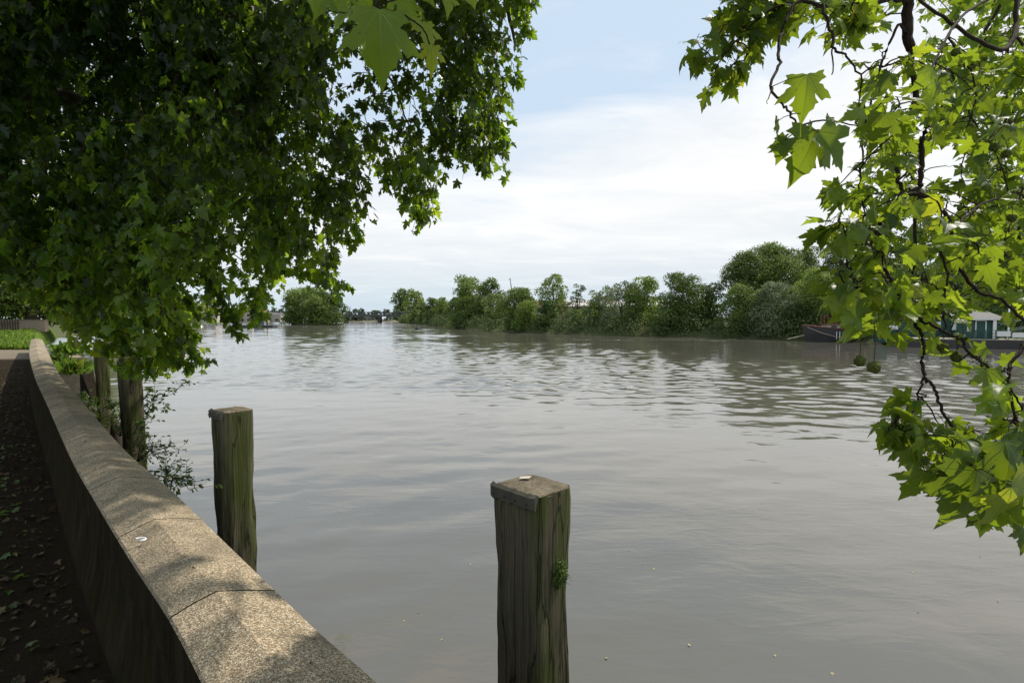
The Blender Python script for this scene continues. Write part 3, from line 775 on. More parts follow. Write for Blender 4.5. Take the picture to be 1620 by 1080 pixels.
# right bank trees : px, top, width, Y, mat, label, options
RB = [
 (634, 457, 32, 392, 'leaf_far', 'round topped tree at the very far end of the right bank next to the bridge', dict(lobes=30)),
 (656, 457, 34, 385, 'leaf_far', 'tall domed tree second from the bridge on the right bank', dict(lobes=34)),
 (668, 478, 22, 330, 'leaf_far', 'small rounded tree in front of the tall domed pair by the bridge', dict()),
 (684, 471, 26, 300, 'leaf_far_dark', 'dark low tree in the level row left of the big double crowned tree', dict()),
 (700, 470, 26, 280, 'leaf_far', 'mid green tree in the middle of the level row near the bridge end', dict()),
 (716, 469, 26, 250, 'leaf_far_dark', 'dark round tree hard against the left side of the big double crowned tree', dict()),
 (740, 436, 48, 205, 'leaf_far', 'big double crowned tree, lighter left half, left of the crane', dict(lobes=40)),
 (776, 441, 50, 215, 'leaf_far_dark', 'very dark spreading tree right behind the big double crowned one', dict(lobes=36)),
 (737, 470, 40, 185, 'leaf_far', 'leafy lower tree in front of the big double crowned tree', dict(lobes=26)),
 (784, 463, 42, 160, 'leaf_far_light', 'light green rounded tree below the dark spreading one', dict(lobes=26)),
 (820, 457, 62, 140, 'leaf_far', 'broad pale leafed tree under the crane jib', dict(lobes=40)),
 (838, 476, 46, 132, 'leaf_far', 'low bushy tree at the water right of the broad pale one', dict(lobes=26)),
 (875, 434, 42, 138, 'leaf_far', 'tall thin crowned tree with gaps showing sky near the brown roof', dict(lobes=34, open_=.35, low=.25)),
 (868, 474, 44, 128, 'leaf_far_dark', 'dense dark bush shaped tree at the foot of the tall thin crowned one', dict(lobes=26)),
 (914, 446, 26, 150, 'leaf_far_silver', 'feathery grey green willow standing behind the brown roof', dict(lobes=24, open_=.3, low=.05)),
 (905, 490, 44, 124, 'leaf_far_light', 'low pale shrubby tree in front of the brown roofed house', dict(lobes=22, cat='tree')),
 (938, 474, 40, 122, 'leaf_far', 'yellowish green tree at the waterside right of the brown roof', dict(lobes=24)),
 (950, 450, 46, 128, 'leaf_far_silver', 'grey green open tree right of the willow and brown roof', dict(lobes=22, open_=.3)),
 (986, 445, 56, 120, 'leaf_far_silver', 'thin grey leaved tree in front of the long white roof', dict(lobes=26, open_=.25)),
 (1020, 437, 58, 116, 'leaf_far', 'upright green tree with spiky top in front of the white roof', dict(lobes=34)),
 (1002, 482, 50, 110, 'leaf_far', 'dark lower tree at the waterline below the spiky topped one', dict(lobes=24)),
 (1078, 432, 66, 107, 'leaf_far', 'tall pyramid shaped tree in the middle of the right bank', dict(lobes=40, shape=1.4)),
 (1070, 478, 66, 103, 'leaf_far_dark', 'dark spreading tree at the waterline below the pyramid shaped one', dict(lobes=30)),
 (1122, 449, 48, 112, 'leaf_far_dark', 'dark rounded tree in the gap left of the tallest group', dict(lobes=28)),
 (1132, 502, 36, 102, 'leaf_far_light', 'pale flowering elder bush leaning over the water in the gap', dict(lobes=14, cat='bush')),
 (1182, 400, 74, 102, 'leaf_far', 'left hand crown of the tallest tree group on the right bank', dict(lobes=40, low=.2)),
 (1226, 386, 86, 104, 'leaf_far', 'highest tree of all, centre of the tallest group', dict(lobes=50, low=.2)),
 (1276, 391, 60, 104, 'leaf_far', 'right hand crown of the tallest tree group behind the barge', dict(lobes=36, low=.2)),
 (1178, 452, 66, 94, 'leaf_far', 'mid height green tree low down at the left of the tallest group', dict(lobes=36)),
 (1232, 448, 76, 92, 'leaf_far_silver', 'silvery leaved tree at the front of the tallest group', dict(lobes=40)),
 (1296, 426, 70, 92, 'leaf_far', 'leafy tree behind the bow of the barge', dict(lobes=40)),
 (1334, 388, 74, 108, 'leaf_far_dark', 'dark high tree right of the tallest group partly behind the plane leaves', dict(lobes=40)),
 (1262, 480, 60, 86, 'leaf_far_dark', 'dark low tree hanging to the water just left of the barge', dict(lobes=26)),
 (1355, 440, 80, 84, 'leaf_far', 'tree behind the barge cabin seen through the plane leaves', dict(lobes=36)),
 (1425, 405, 100, 84, 'leaf_far', 'large tree behind the long grey roof on the bank', dict(lobes=40)),
 (1500, 420, 100, 80, 'leaf_far_dark', 'dark tree behind the kiosk roof on the right', dict(lobes=40)),
 (1580, 352, 120, 92, 'leaf_far_silver', 'tall hazy grey green tree top right behind the plane leaves', dict(lobes=40, open_=.2)),
 (1600, 430, 110, 76, 'leaf_far_dark', 'dark tree right behind the white lamp post', dict(lobes=36)),
 (1700, 380, 160, 76, 'leaf_far', 'large tree at the right edge beyond the pontoon', dict(lobes=36)),
]
for px, tp, wp, Y, mat, lab, kw in RB:
    ys = shore_dist(px); Y2 = max(ys + 1.2, min(Y, ys + 1.2 + (Y - ys) * .40)) if tp > 425 else Y
    px_tree('bank_tree', lab, px, tp, wp * 1.22, Y2, mat, dens_=1.15, zb=-1.5 if kw.get('low', 0) == 0 else -.3, **kw)
for px, tp, wp, Y in ((700, 478, 60, 420), (760, 470, 60, 330), (830, 470, 60, 240), (890, 484, 60, 200), (960, 468, 60, 200), (1040, 470, 70, 180), (1120, 470, 60, 170), (1200, 440, 90, 160), (1290, 430, 90, 150), (1400, 420, 110, 150), (1500, 410, 120, 150), (1600, 410, 120, 150)):
    px_tree('distant_tree', 'dark tree of the back row filling gaps behind the waterside trees', px, tp, wp, Y, 'leaf_far_dark', zb=0, group='back row of trees on the right bank', lobes=26, leaf=.7, trunk=False)
# undergrowth along the foot of the trees: one continuous mass
P, T, N, S, C = [], [], [], [], []
sr = smooth_path([Vector((x, y, 0)) for x, y in shore_r[2:14]], 30)
for i in range(len(sr) - 1):
    a, b2 = sr[i], sr[i + 1]; seg = (b2 - a).length
    Yd = max((a.y), 40); lf = max(.22, Yd * .0024)
    t_ = (b2 - a).normalized(); nrm = Vector((t_.y, -t_.x, 0))
    if nrm.x < 0: nrm = -nrm
    for _ in range(int(seg / 2.0) + 1):
        c = a.lerp(b2, random.random()) + nrm * random.uniform(.2, 4.5)
        r = random.choice((.7, 1.0, 1.3, 1.9)) * random.uniform(.8, 1.2) * (1 + Yd / 300)
        if a.y < 75: r *= .6
        n = int(60 * (r / 1.2) ** 2 * (.3 / lf) ** 1.2) + 20
        d = unit(n); d[:, 2] = abs(d[:, 2])
        P.append(np.array([c.x, c.y, WZ + .25]) + d * (r * (1 + rng.normal(0, .15, n)))[:, None] * np.array([1.1, 1.1, 1.15]))
        N.append(d + rng.normal(0, .5, (n, 3))); T.append(unit(n)); S.append(lf * rng.uniform(.6, 1.4, n)); C.append(np.clip(rng.normal(rng.uniform(.2, .85), .12, n), 0, 1))
o = leaf_mesh('undergrowth', TQ, np.concatenate(P), np.concatenate(T), np.concatenate(N), np.concatenate(S), np.concatenate(C), M['leaf_under'])
tag(o, 'tangled undergrowth and bushes along the foot of the right bank trees', 'undergrowth', kind='stuff')

# houses behind the right bank trees
def roofhouse(name, label, px, topy, w_, Y, dep, wallm, roofm, hip=True, nwin=3, cat='house'):
    t = at(px, topy, Y); root = empty(name, (t.x, t.y, 0), label, cat)
    rh = 2.0; h = t.z - rh
    bm = bmesh.new(); box(bm, (t.x, t.y + dep / 2, h / 2), (w_, dep, h)); from_bm('wall', bm, wallm, root)
    bm = bmesh.new(); x0, x1, y0, y1 = t.x - w_ / 2 - .4, t.x + w_ / 2 + .4, t.y - .4, t.y + dep + .4; hh = 2.5 if hip else 0
    v = [bm.verts.new(q) for q in ((x0, y0, h + .01), (x1, y0, h + .01), (x1, y1, h + .01), (x0, y1, h + .01), (x0 + hh, t.y + dep / 2, h + rh), (x1 - hh, t.y + dep / 2, h + rh))]
    for f in ((0, 1, 5, 4), (1, 2, 5), (2, 3, 4, 5), (3, 0, 4), (3, 2, 1, 0)): bm.faces.new([v[i] for i in f])
    rf = from_bm('roof', bm, roofm, root)
    bm = bmesh.new(); box(bm, (t.x - w_ * .2, t.y + dep / 2, h + rh + .6), (1.0, .8, 1.8)); from_bm('chimney', bm, M['tile'], rf)
    for i in range(nwin):
        for z in (h - 1.4, h - 4.2):
            bm = bmesh.new(); box(bm, (t.x - w_ / 2 + w_ * (i + .5) / nwin, t.y - .03, z), (1.3, .1, 1.4)); from_bm('window', bm, M['window'], root)
M['white_roof'] = simple('pale roof', (.5, .46, .42), .7, .3, 0, .15, .5)
roofhouse('house', 'house with brown hipped roof and chimney showing between trees on the right bank', 902, 476, 11, 165, 8, M['brick_pale'], M['tile'])
roofhouse('house', 'long building with a pale roof glimpsed through trees right of the brown roofed house', 985, 474, 32, 160, 9, M['brick_pale'], M['white_roof'], False, 8)
roofhouse('house', 'white gabled house glimpsed left of the tall thin tree', 843, 474, 9, 175, 8, M['render_white'], M['tile'], False, 2)
# crane far behind
ca, cb = at(813, 492, 420), at(807, 440, 420)
cr = empty('tower_crane', (ca.x, ca.y, 0), 'thin crane jib rising above the treetops', 'crane')
M['crane'] = simple('crane steel', (.30, .31, .33), .6, .3, .2, .1, 1)
bm = bmesh.new(); box(bm, (ca.x + 1, ca.y, ca.z / 2), (1.5, 1.5, ca.z)); from_bm('mast', bm, M['crane'], cr)
v, f = tubes([([ca, cb], [.55, .35]), ([ca + Vector((1.2, 0, 0)), cb], [.25, .2]), ([cb, cb + Vector((-.9, 0, -1.5))], [.25, .25])] +
             [([ca.lerp(cb, i / 14), (ca + Vector((1.2, 0, 0))).lerp(cb, (i + 1) / 14)], [.12, .12]) for i in range(14)], 4)
from_py('jib', v, f, M['crane'], cr)

# ------------------------------------------------------------------ moored barge
M['hull'] = simple('tarred barge hull', (.040, .036, .036), .55, .4, 0, .4, .8, .03)
M['rust_red'] = simple('red brown paint', (.17, .055, .035), .65, .3, 0, .35, 3)
M['cream'] = simple('cream cabin', (.50, .46, .38), .7, .3, 0, .2, 3)
M['rope'] = simple('pale rope', (.35, .31, .24), .9, .2, 0, .2, 20)
M['white_paint'] = simple('white paint', (.72, .71, .68), .6, .3, 0, .1, 4)
bow = onz(1283, 541, WZ); bz = WZ
barge = empty('river_barge', bow, 'old black hulled barge with red brown rails moored under the trees', 'barge')
dirb = Vector((.985, -.17, 0)).normalized(); sdb = Vector((.17, .985, 0)).normalized()
Lh = 19
bm = bmesh.new(); rows = []
for k in range(25):
    t = k / 24; x = t * Lh
    hw = 2.1 * min(1, math.sin(min(t / .2, 1) * math.pi / 2) ** .7) * (1 if t < .9 else 1 - (t - .9) * 3) + .06
    sheer = 1.75 + .55 * (1 - min(t / .3, 1)) ** 2
    c = bow + dirb * (x + 0) + sdb * 2.2
    rake = -0.5 * (1 - min(t / .15, 1))
    row = []
    for sgn, zz, wf, rk in ((-1, sheer, 1, rake), (-1, sheer * .55, .96, rake * .6), (-1, 0, .82, 0), (-1, -.6, .5, .2), (1, -.6, .5, .2), (1, 0, .82, 0), (1, sheer * .55, .96, rake * .6), (1, sheer, 1, rake)):
        p = c + sdb * (sgn * hw * wf) + dirb * rk; row.append(bm.verts.new((p.x, p.y, bz + zz)))
    rows.append(row)
for a, b2 in zip(rows[:-1], rows[1:]):
    for k in range(7): bm.faces.new((a[k], a[k + 1], b2[k + 1], b2[k]))
    bm.faces.new((a[7], a[0], b2[0], b2[7]))
bm.faces.new(rows[0]); bm.faces.new(rows[-1][::-1])
from_bm('hull', bm, M['hull'], barge, False)
rz_b = math.atan2(dirb.y, dirb.x)
def bpt(x, y, z): return bow + dirb * x + sdb * y + Vector((0, 0, z))
v, f = tubes([([bpt(-.4, 2.1, 2.35), bpt(.6, 1.2, 2.25), bpt(2, .35, 2.05), bpt(4.5, .08, 1.85), bpt(10, .08, 1.82), bpt(17, .1, 1.82)], [.09] * 6)], 6); from_py('gunwale', v, f, M['rust_red'], barge, True)
bm = bmesh.new(); box(bm, bpt(5.0, 1.9, 2.1), (5.4, 2.4, .75), rz_b, .95, .05); from_bm('cabin', bm, M['cream'], barge)
bm = bmesh.new(); box(bm, bpt(5.0, 1.9, 2.54), (5.9, 2.8, .12), rz_b); cr_ = from_bm('cabin_roof', bm, M['rust_red'], barge)
for x in (3.2, 4.4, 5.6, 6.8):
    bm = bmesh.new(); box(bm, bpt(x, .69, 2.12), (.7, .05, .38), rz_b); from_bm('window', bm, M['window'], barge)
for x in (2.2, 2.65, 3.1, 3.6, 4.3, 5.0):
    bm = bmesh.new(); box(bm, bpt(x, 2.6, 3.1), (.11, .11, 1.5), rz_b); from_bm('rail_post', bm, M['rust_red'], barge)
v, f = tubes([([bpt(4, 2.0, 3.3), bpt(6, 1.6, 3.45), bpt(8.8, 1.2, 3.9)], [.10, .09, .06])], 6); from_py('spar', v, f, M['cream'], barge, True)
v, f = tubes([([bpt(.0, 1.7, 2.1), bpt(1.4, .1, 1.3), bpt(3.2, -.15, .75), bpt(5.4, -.1, .55), bpt(7, -.05, .8)], [.045] * 5)], 5); from_py('mooring_rope', v, f, M['rope'], barge, True)
for x in (3.3, 3.7):
    bm = bmesh.new(); box(bm, bpt(x, .02, .95), (.09, .06, 1.1), rz_b); from_bm('fender', bm, M['white_paint'], barge)
v, f = tubes([([bpt(-2.6, 1.6, .35), bpt(-.2, 2.0, .9)], [.06, .08])], 5); from_py('anchor_boom', v, f, M['rope'], barge)

# ------------------------------------------------------------------ landing stage, kiosk, signs
M['green_paint'] = simple('dark green paint', (.022, .07, .055), .55, .4, 0, .2, 3)
M['deck'] = simple('pontoon deck', (.30, .27, .22), .9, .2, 0, .2, 2)
p0 = onz(1425, 549, WZ); p1 = onz(1640, 552.5, WZ)
dd = (p1 - p0).normalized(); nn_ = Vector((-dd.y, dd.x, 0)); rzp = math.atan2(dd.y, dd.x); Lp = 26
def q(x, y, z): return p0 + dd * x + nn_ * y + Vector((0, 0, z))
stage = empty('landing_stage', p0, 'long low black landing stage with pale deck edge at the right bank', 'landing stage')
bm = bmesh.new(); box(bm, q(Lp / 2, 2.5, .3), (Lp, 5, 1.2), rzp, 1, .04); from_bm('float', bm, M['hull'], stage)
bm = bmesh.new(); box(bm, q(Lp / 2, 2.5, .96), (Lp + .1, 5.1, .10), rzp); from_bm('deck_board', bm, M['deck'], stage)
for y_ in (.35,):
    bm = bmesh.new()
    for i in range(24): box(bm, q(5.2 + i * .88, y_, 1.5), (.06, .06, 1.0), rzp)
    for z in (1.3, 1.65, 2.0): box(bm, q(15.5, y_, z), (20.6, .04, .05), rzp)
    from_bm('railing', bm, M['green_paint'], stage)
kx = (at(1568, 505, 1) - at(1425, 505, 1)).x
def stage_x(px):   # position along the stage seen at a given bearing
    k_ = (px - 810) / F
    return (k_ * p0.y - p0.x) / (dd.x - k_ * dd.y)
k0 = stage_x(1566)
kiosk = empty('ticket_kiosk', q(k0, 2.6, 1.0), 'small green kiosk with grey hipped roof and white framed door on the landing stage', 'kiosk')
bm = bmesh.new(); box(bm, q(k0 - .2, 2.8, 2.15), (3.0, 2.6, 2.25), rzp); from_bm('wall', bm, M['green_paint'], kiosk)
bm = bmesh.new(); a_ = [q(k0 - 2.2, 1.1, 3.29), q(k0 + 1.9, 1.1, 3.29), q(k0 + 1.9, 4.5, 3.29), q(k0 - 2.2, 4.5, 3.29), q(k0 - .7, 2.8, 4.35), q(k0 + .1, 2.8, 4.35)]
v = [bm.verts.new(x) for x in a_]
for f in ((0, 1, 5, 4), (1, 2, 5), (2, 3, 4, 5), (3, 0, 4), (3, 2, 1, 0)): bm.faces.new([v[i] for i in f])
from_bm('roof', bm, M['slate'], kiosk)
bm = bmesh.new(); box(bm, q(k0 - .15, 1.1, 3.2), (4.0, .08, .16), rzp); from_bm('fascia', bm, M['white_paint'], kiosk)
d0 = bmesh.new()
for x in (-.75, .15): box(d0, q(k0 + x, 1.46, 2.1), (.09, .08, 2.0), rzp)
box(d0, q(k0 - .3, 1.46, 3.06), (.99, .08, .09), rzp); dr = from_bm('door_frame', d0, M['white_paint'], kiosk)
bm = bmesh.new(); box(bm, q(k0 + .85, 1.25, 2.1), (.3, .12, 2.1), rzp); from_bm('corner_post', bm, M['white_paint'], kiosk)
bm = bmesh.new(); box(bm, q(k0 - 1.35, 1.47, 2.3), (.35, .06, .9), rzp); from_bm('window', bm, M['white_paint'], kiosk)
# long building behind with grey roof
k1 = stage_x(1495)
sh = empty('boat_shed', q(k1, 9, .3), 'long low shed with grey roof behind the plane leaves left of the kiosk', 'shed')
bm = bmesh.new(); box(bm, q(k1, 9, 1.9), (9, 4, 3.4), rzp); from_bm('wall', bm, M['green_paint'], sh)
bm = bmesh.new(); a_ = [q(k1 - 5, 6.5, 3.62), q(k1 + 5, 6.5, 3.62), q(k1 + 5, 11.5, 3.62), q(k1 - 5, 11.5, 3.62), q(k1 - 3.4, 9, 4.7), q(k1 + 3.4, 9, 4.7)]
v = [bm.verts.new(x) for x in a_]
for f in ((0, 1, 5, 4), (1, 2, 5), (2, 3, 4, 5), (3, 0, 4), (3, 2, 1, 0)): bm.faces.new([v[i] for i in f])
from_bm('roof', bm, M['slate'], sh)
for i in range(4):
    bm = bmesh.new(); box(bm, q(k1 - 3.3 + i * 2.2, 6.96, 2.4), (1.1, .1, 1.0), rzp); from_bm('window', bm, M['white_paint'], sh)
s0 = stage_x(1590)
sg = empty('notice_board', q(s0, .2, 1), 'blank white notice board on the green railing of the landing stage', 'sign')
bm = bmesh.new(); box(bm, q(s0, .26, 1.62), (1.15, .05, .55), rzp); from_bm('panel', bm, M['white_paint'], sg)
bm = bmesh.new()
for x in (-.45, .45): box(bm, q(s0 + x, .30, 1.35), (.05, .04, .8), rzp)
from_bm('support', bm, M['green_paint'], sg)
s1 = stage_x(1601)
o_ = empty('lamp_post', q(s1, .8, 1), 'slim white post standing beside the notice board', 'post')
v, f = tubes([([q(s1, .8, .95), q(s1, .8, 4.9)], [.09, .07]), ([q(s1, .8, 4.9), q(s1, .8, 5.05)], [.13, .10])], 10); from_py('pole', v, f, M['white_paint'], o_, True)
bm = bmesh.new(); box(bm, q(stage_x(1617), .25, 1.5), (1.4, .06, .5), rzp); o = from_bm('notice_board', bm, M['white_paint']); tag(o, 'second pale board on the railing at the right edge of the picture', 'sign')
# gangway up to the bank on the right (green truss)
g0 = stage_x(1604); gw = empty('gangway', q(g0, 3, 1), 'green sloping gangway truss at the right edge behind the white post', 'gangway')
bm = bmesh.new(); paths = []
for y_ in (3.2, 4.8):
    a, b2 = q(g0, y_, 1.6), q(g0 + 6, y_, 3.2); paths += [([a, b2], [.06, .06]), ([a + Vector((0, 0, 1)), b2 + Vector((0, 0, 1))], [.06, .06])]
    for i in range(8): paths.append(([a.lerp(b2, i / 8), a.lerp(b2, (i + 1) / 8) + Vector((0, 0, 1))], [.035, .035]))
v, f = tubes(paths, 5); from_py('truss', v, f, M['green_paint'], gw)

# ------------------------------------------------------------------ timber posts
def post(label, center, rz, sx_, sy_, ztop, zbot, lean=(0, 0), erode=.03, seed=1, strap=False, name='mooring_post'):
    root = empty(name, (center[0], center[1], 0), label, 'post', 'timber mooring posts standing in the river beside the wall')
    bm = bmesh.new(); nr = 70; ns = 44; rows = []
    def ringpt(k, grow=1.0):
        # rounded square walked by perimeter
        t = k / ns * 4; side = int(t) % 4; u = t - int(t)
        c = [(-1, -1), (1, -1), (1, 1), (-1, 1)]
        a, b = c[side], c[(side + 1) % 4]
        x, y = a[0] + (b[0] - a[0]) * u, a[1] + (b[1] - a[1]) * u
        return x, y
    Ht = ztop - zbot
    for i in range(nr + 1):
        z = zbot + Ht * (i / nr) ; row = []
        dt = ztop - z
        for k in range(ns):
            x, y = ringpt(k)
            corner = max(0, abs(x) + abs(y) - 1.55) / .45
            px_, py_ = x * sx_ / 2, y * sy_ / 2
            shrink = 1 - .10 * corner ** 1.5
            # waterline wear: more wear further down, ragged
            wv = mnoise.noise(Vector((x * 1.7 + seed * 3, y * 1.7, z * 2.2))) ; wv2 = mnoise.noise(Vector((x * 4 + seed, y * 4, z * 9)))
            wear = erode * (min(dt / 1.2, 1.2)) * max(0, wv + .35) * (1 + corner)
            rid = mnoise.noise(Vector((x * 9 + seed, y * 9 + seed, z * .5))) * .004
            rr = 1 - (wear + wv2 * .004 - rid) / (sx_ / 2)
            if dt < .03: rr *= .985
            X_, Y_ = px_ * shrink * rr, py_ * shrink * rr
            ca_, sa_ = math.cos(rz), math.sin(rz)
            row.append(bm.verts.new((center[0] + X_ * ca_ - Y_ * sa_ + lean[0] * (z - ztop), center[1] + X_ * sa_ + Y_ * ca_ + lean[1] * (z - ztop), z)))
        rows.append(row)
    for a, b in zip(rows[:-1], rows[1:]):
        for k in range(ns): bm.faces.new((a[k], a[(k + 1) % ns], b[(k + 1) % ns], b[k]))
    from_bm('shaft', bm, M['post_wood'], root, True)
    # worn top with slightly uneven surface
    bm = bmesh.new(); top = [Vector(v_) for v_ in [(r_[0], r_[1], r_[2]) for r_ in [tuple(0 for _ in range(3))]]]
    bm.free()
    ca_, sa_ = math.cos(rz), math.sin(rz)
    bm = bmesh.new(); prev = None; cen = bm.verts.new((center[0], center[1], ztop + .018))
    for g in (.25, .5, .75, .93, .985):
        row = []
        for k in range(ns):
            x, y = ringpt(k); corner = max(0, abs(x) + abs(y) - 1.55) / .45; sh_ = 1 - .10 * corner ** 1.5
            X_, Y_ = x * sx_ / 2 * sh_ * g, y * sy_ / 2 * sh_ * g
            z = ztop + .018 * (1 - g ** 3) + mnoise.noise(Vector((X_ * 30 + seed, Y_ * 30, 0))) * .006 * (1 if g < .9 else .3) - (.012 if g > .98 else 0)
            row.append(bm.verts.new((center[0] + X_ * ca_ - Y_ * sa_, center[1] + X_ * sa_ + Y_ * ca_, z)))
        if prev is None:
            for k in range(ns): bm.faces.new((cen, row[k], row[(k + 1) % ns]))
        else:
            for k in range(ns): bm.faces.new((prev[k], row[k], row[(k + 1) % ns], prev[(k + 1) % ns]))
        prev = row
    from_bm('post_top', bm, M['post_top'], root, False)
    if strap:
        bm = bmesh.new(); X0 = -sx_ / 2 * .99; X1 = sx_ / 2 * 1.0; Yf = -sy_ / 2 - .004
        pts = [];  nseg = 16
        for i in range(nseg + 1):
            x = X0 + (X1 - X0) * i / nseg
            y = Yf + (.012 if i in (0, nseg) else 0) + .002 * math.sin(i * 1.7)
            wob = .004 * math.sin(i * 2.3) + .003 * math.sin(i * 5.1)
            colv = []
            for yy, zz in ((y, ztop - .052 + wob), (y - .006, ztop - .05 + wob), (y - .007, ztop + .004), (y + .012, ztop + .016 + wob * .5), (y + .02, ztop + .010)):
                colv.append(bm.verts.new((center[0] + x * ca_ - yy * sa_, center[1] + x * sa_ + yy * ca_, zz)))
            pts.append(colv)
        for a, b in zip(pts[:-1], pts[1:]):
            for k in range(4): bm.faces.new((a[k], a[k + 1], b[k + 1], b[k]))
            bm.faces.new((a[4], a[0], b[0], b[4]))
        bm.faces.new(pts[0]); bm.faces.new(pts[-1][::-1])
        st = from_bm('metal_strap', bm, M['strap'], root, False)
        for i in range(4):
            x = X0 + (X1 - X0) * (i + .5) / 4
            bm = bmesh.new(); yy = Yf - .009
            bmesh.ops.create_uvsphere(bm, u_segments=8, v_segments=6, radius=.006, matrix=Matrix.Translation((center[0] + x * ca_ - yy * sa_, center[1] + x * sa_ + yy * ca_, ztop - .028)))
            from_bm('nail', bm, M['dark_steel'], st, True)
    return root
PZ = .80
post('large weathered timber post nearest the camera with a riveted metal strap', (.098, 2.56), R(-47), .30, .28, PZ, -3.2, (.0, .0), .035, 1, True)
post('square grey timber post with metal cap strip, second from the camera', (-2.27, 4.33), R(-43), .25, .265, .865, -3.2, (-.01, 0), .03, 2, True)
post('dark tall timber post half hidden by hanging leaves, third from the camera', (-5.86, 8.2), R(-42), .30, .28, 1.02, -3.2, (-.03, 0), .02, 3)
post('narrow greenish timber post furthest from the camera under the leaves', (-9.65, 12.6), R(-42), .27, .27, 1.05, -3.2, (-.015, 0), .02, 4)
# broken stake
bs = empty('broken_stake', (-7.6, 10.2, 0), 'short blackened stake with a splintered point between two timber posts', 'stake')
c = at(179, 655, 10.2); v, f = tubes([([Vector((c.x + .22, c.y, -3)), Vector((c.x + .12, c.y, -1.0)), Vector((c.x + .06, c.y, c.z - .35)), Vector((c.x, c.y, c.z))], [.15, .14, .11, .03])], 9)
from_py('stake', v, f, M['timber_dark'], bs, True)
# tuft of weed on near post
pc = onz(880, 905, 0); pf = Vector((.088 + .14 * math.sin(R(40)) + .03, 2.545 - .10, 0))
tuft_c = at(879, 905, 2.475)
tw = empty('moss_tuft', tuft_c, 'small clump of green weed growing from the side of the nearest post', 'plant')
n = 900; d = unit(n) * (rng.random(n) ** .4)[:, None]
Pt = np.array(tuft_c) + d * np.array([.05, .042, .075]) + np.array([0, 0, 0])
leaf_mesh('foliage', TO, Pt, d + np.array([.1, -.3, -.1]) + rng.normal(0, .4, (n, 3)), rng.normal(0, 1, (n, 3)) + np.array([0, -.6, .8]), rng.uniform(.008, .017, n), np.clip(rng.normal(.25, .2, n), 0, 1), M['weed'], tw)
paths = []
for i in range(9):
    a = tuft_c + Vector((random.uniform(0, .03), -.01, random.uniform(-.05, .0))); b2 = a + Vector((random.uniform(.02, .06), -.01, random.uniform(-.05, .02)))
    paths.append(([a, a.lerp(b2, .5) + Vector((.006, 0, .006)), b2], [.0009, .0008, .0006]))
v, f = tubes(paths, 4); from_py('stem', v, f, M['twig'], tw)

# bits lying on posts and wall
M['paper'] = simple('white plastic', (.75, .77, .8), .5, .4, 0, .1, 9)
bm = bmesh.new(); c = Vector((.062, 2.60, PZ + .026))
vs = [bm.verts.new(c + Vector(p)) for p in ((-.028, -.009, 0), (.022, -.016, .003), (.036, .008, .006), (.01, .016, .004), (-.02, .012, .002))]; bm.faces.new(vs)
o = from_bm('wood_chip', bm, M['cream']); tag(o, 'pale chip of wood lying on top of the nearest post', 'debris')
c = onz(222, 856, EDGE + .035)
pts = [c + Vector((math.cos(t) * .022, math.sin(t) * .016, .004)) for t in [R(-60 + 230 * i / 14) for i in range(15)]]
v, f = tubes([(pts, [.0022] * 15)], 6); V2 = []
from_py('plastic_strip', [(a.x, a.y, c.z + (a.z - c.z) * 2.2) for a in v], f, M['paper'], None, True)['label'] = 'curled white plastic strip lying on the wall coping'
bpy.data.objects['plastic_strip']['category'] = 'litter'
c = onz(512, 1073, EDGE + .022)
v, f = tubes([([c + Vector((math.cos(t) * .012, math.sin(t) * .008, .002)) for t in [i * math.pi / 5 for i in range(11)]], [.0022] * 11)], 5)
o = from_py('bottle_ring', v, f, M['paper'], None, True); tag(o, 'tiny white plastic ring on the coping at the bottom of the picture', 'litter')

# leaf litter on the path (uncountable)
n = 13000; ss = rng.random(n) ** 1.6 * 24; offs = rng.random(n) ** 1.2 * 5.5 + .03
P = []
s_cam = S_[s_near((-.5, 1.1))]
for s_, o_f in zip(ss, offs):
    l, r = wall_at(s_cam + 1.2 - s_); d_ = (l - r).normalized(); p = l + d_ * (.05 + o_f); P.append((p.x, p.y, .012 + random.random() * .02 + min(mnoise.noise(Vector((p.x * .9, p.y * .9, 0))) * .035, .03)))
N = rng.normal(0, .35, (n, 3)) + np.array([0, 0, 1]); tt = np.clip(rng.beta(1.2, 2.2, n), 0, 1)
o = leaf_mesh('leaf_litter', TL + TO, P, unit(n) * np.array([1, 1, .15]), N, rng.uniform(.012, .055, n), tt, M['litter']); tag(o, 'dead brown leaves scattered over the earth path', 'leaf litter', kind='stuff')
n = 700; P = []
for _ in range(n):
    l, r = wall_at(s_cam + .8 - rng.random() ** 1.5 * 9); d_ = (l - r).normalized(); p = l + d_ * (rng.random() * 2.0 + .25); P.append((p.x, p.y, .03))
o = leaf_mesh('fallen_green_leaf', TM, P, unit(n) * np.array([1, 1, .1]), rng.normal(0, .3, (n, 3)) + np.array([0, 0, 1]), rng.uniform(.02, .06, n), rng.random(n) * .9, M['weed']); tag(o, 'small green weeds and fallen leaves along the foot of the wall', 'weeds', kind='stuff')
# a few bits on coping
n = 130; P = []
for _ in range(n):
    l, r = wall_at(s_cam - rng.random() * 9 + 1); t_ = rng.random(); p = l.lerp(r, t_); P.append((p.x, p.y, EDGE + .050 * (1 - abs(t_ - .42) / .55) + .004))
o = leaf_mesh('twig_debris', TO, P, unit(n) * np.array([1, 1, .05]), rng.normal(0, .3, (n, 3)) + np.array([0, 0, 1]), rng.uniform(.004, .016, n), rng.random(n) * .7, M['litter']); tag(o, 'scattered seed husks and bits on the coping', 'debris', kind='stuff')

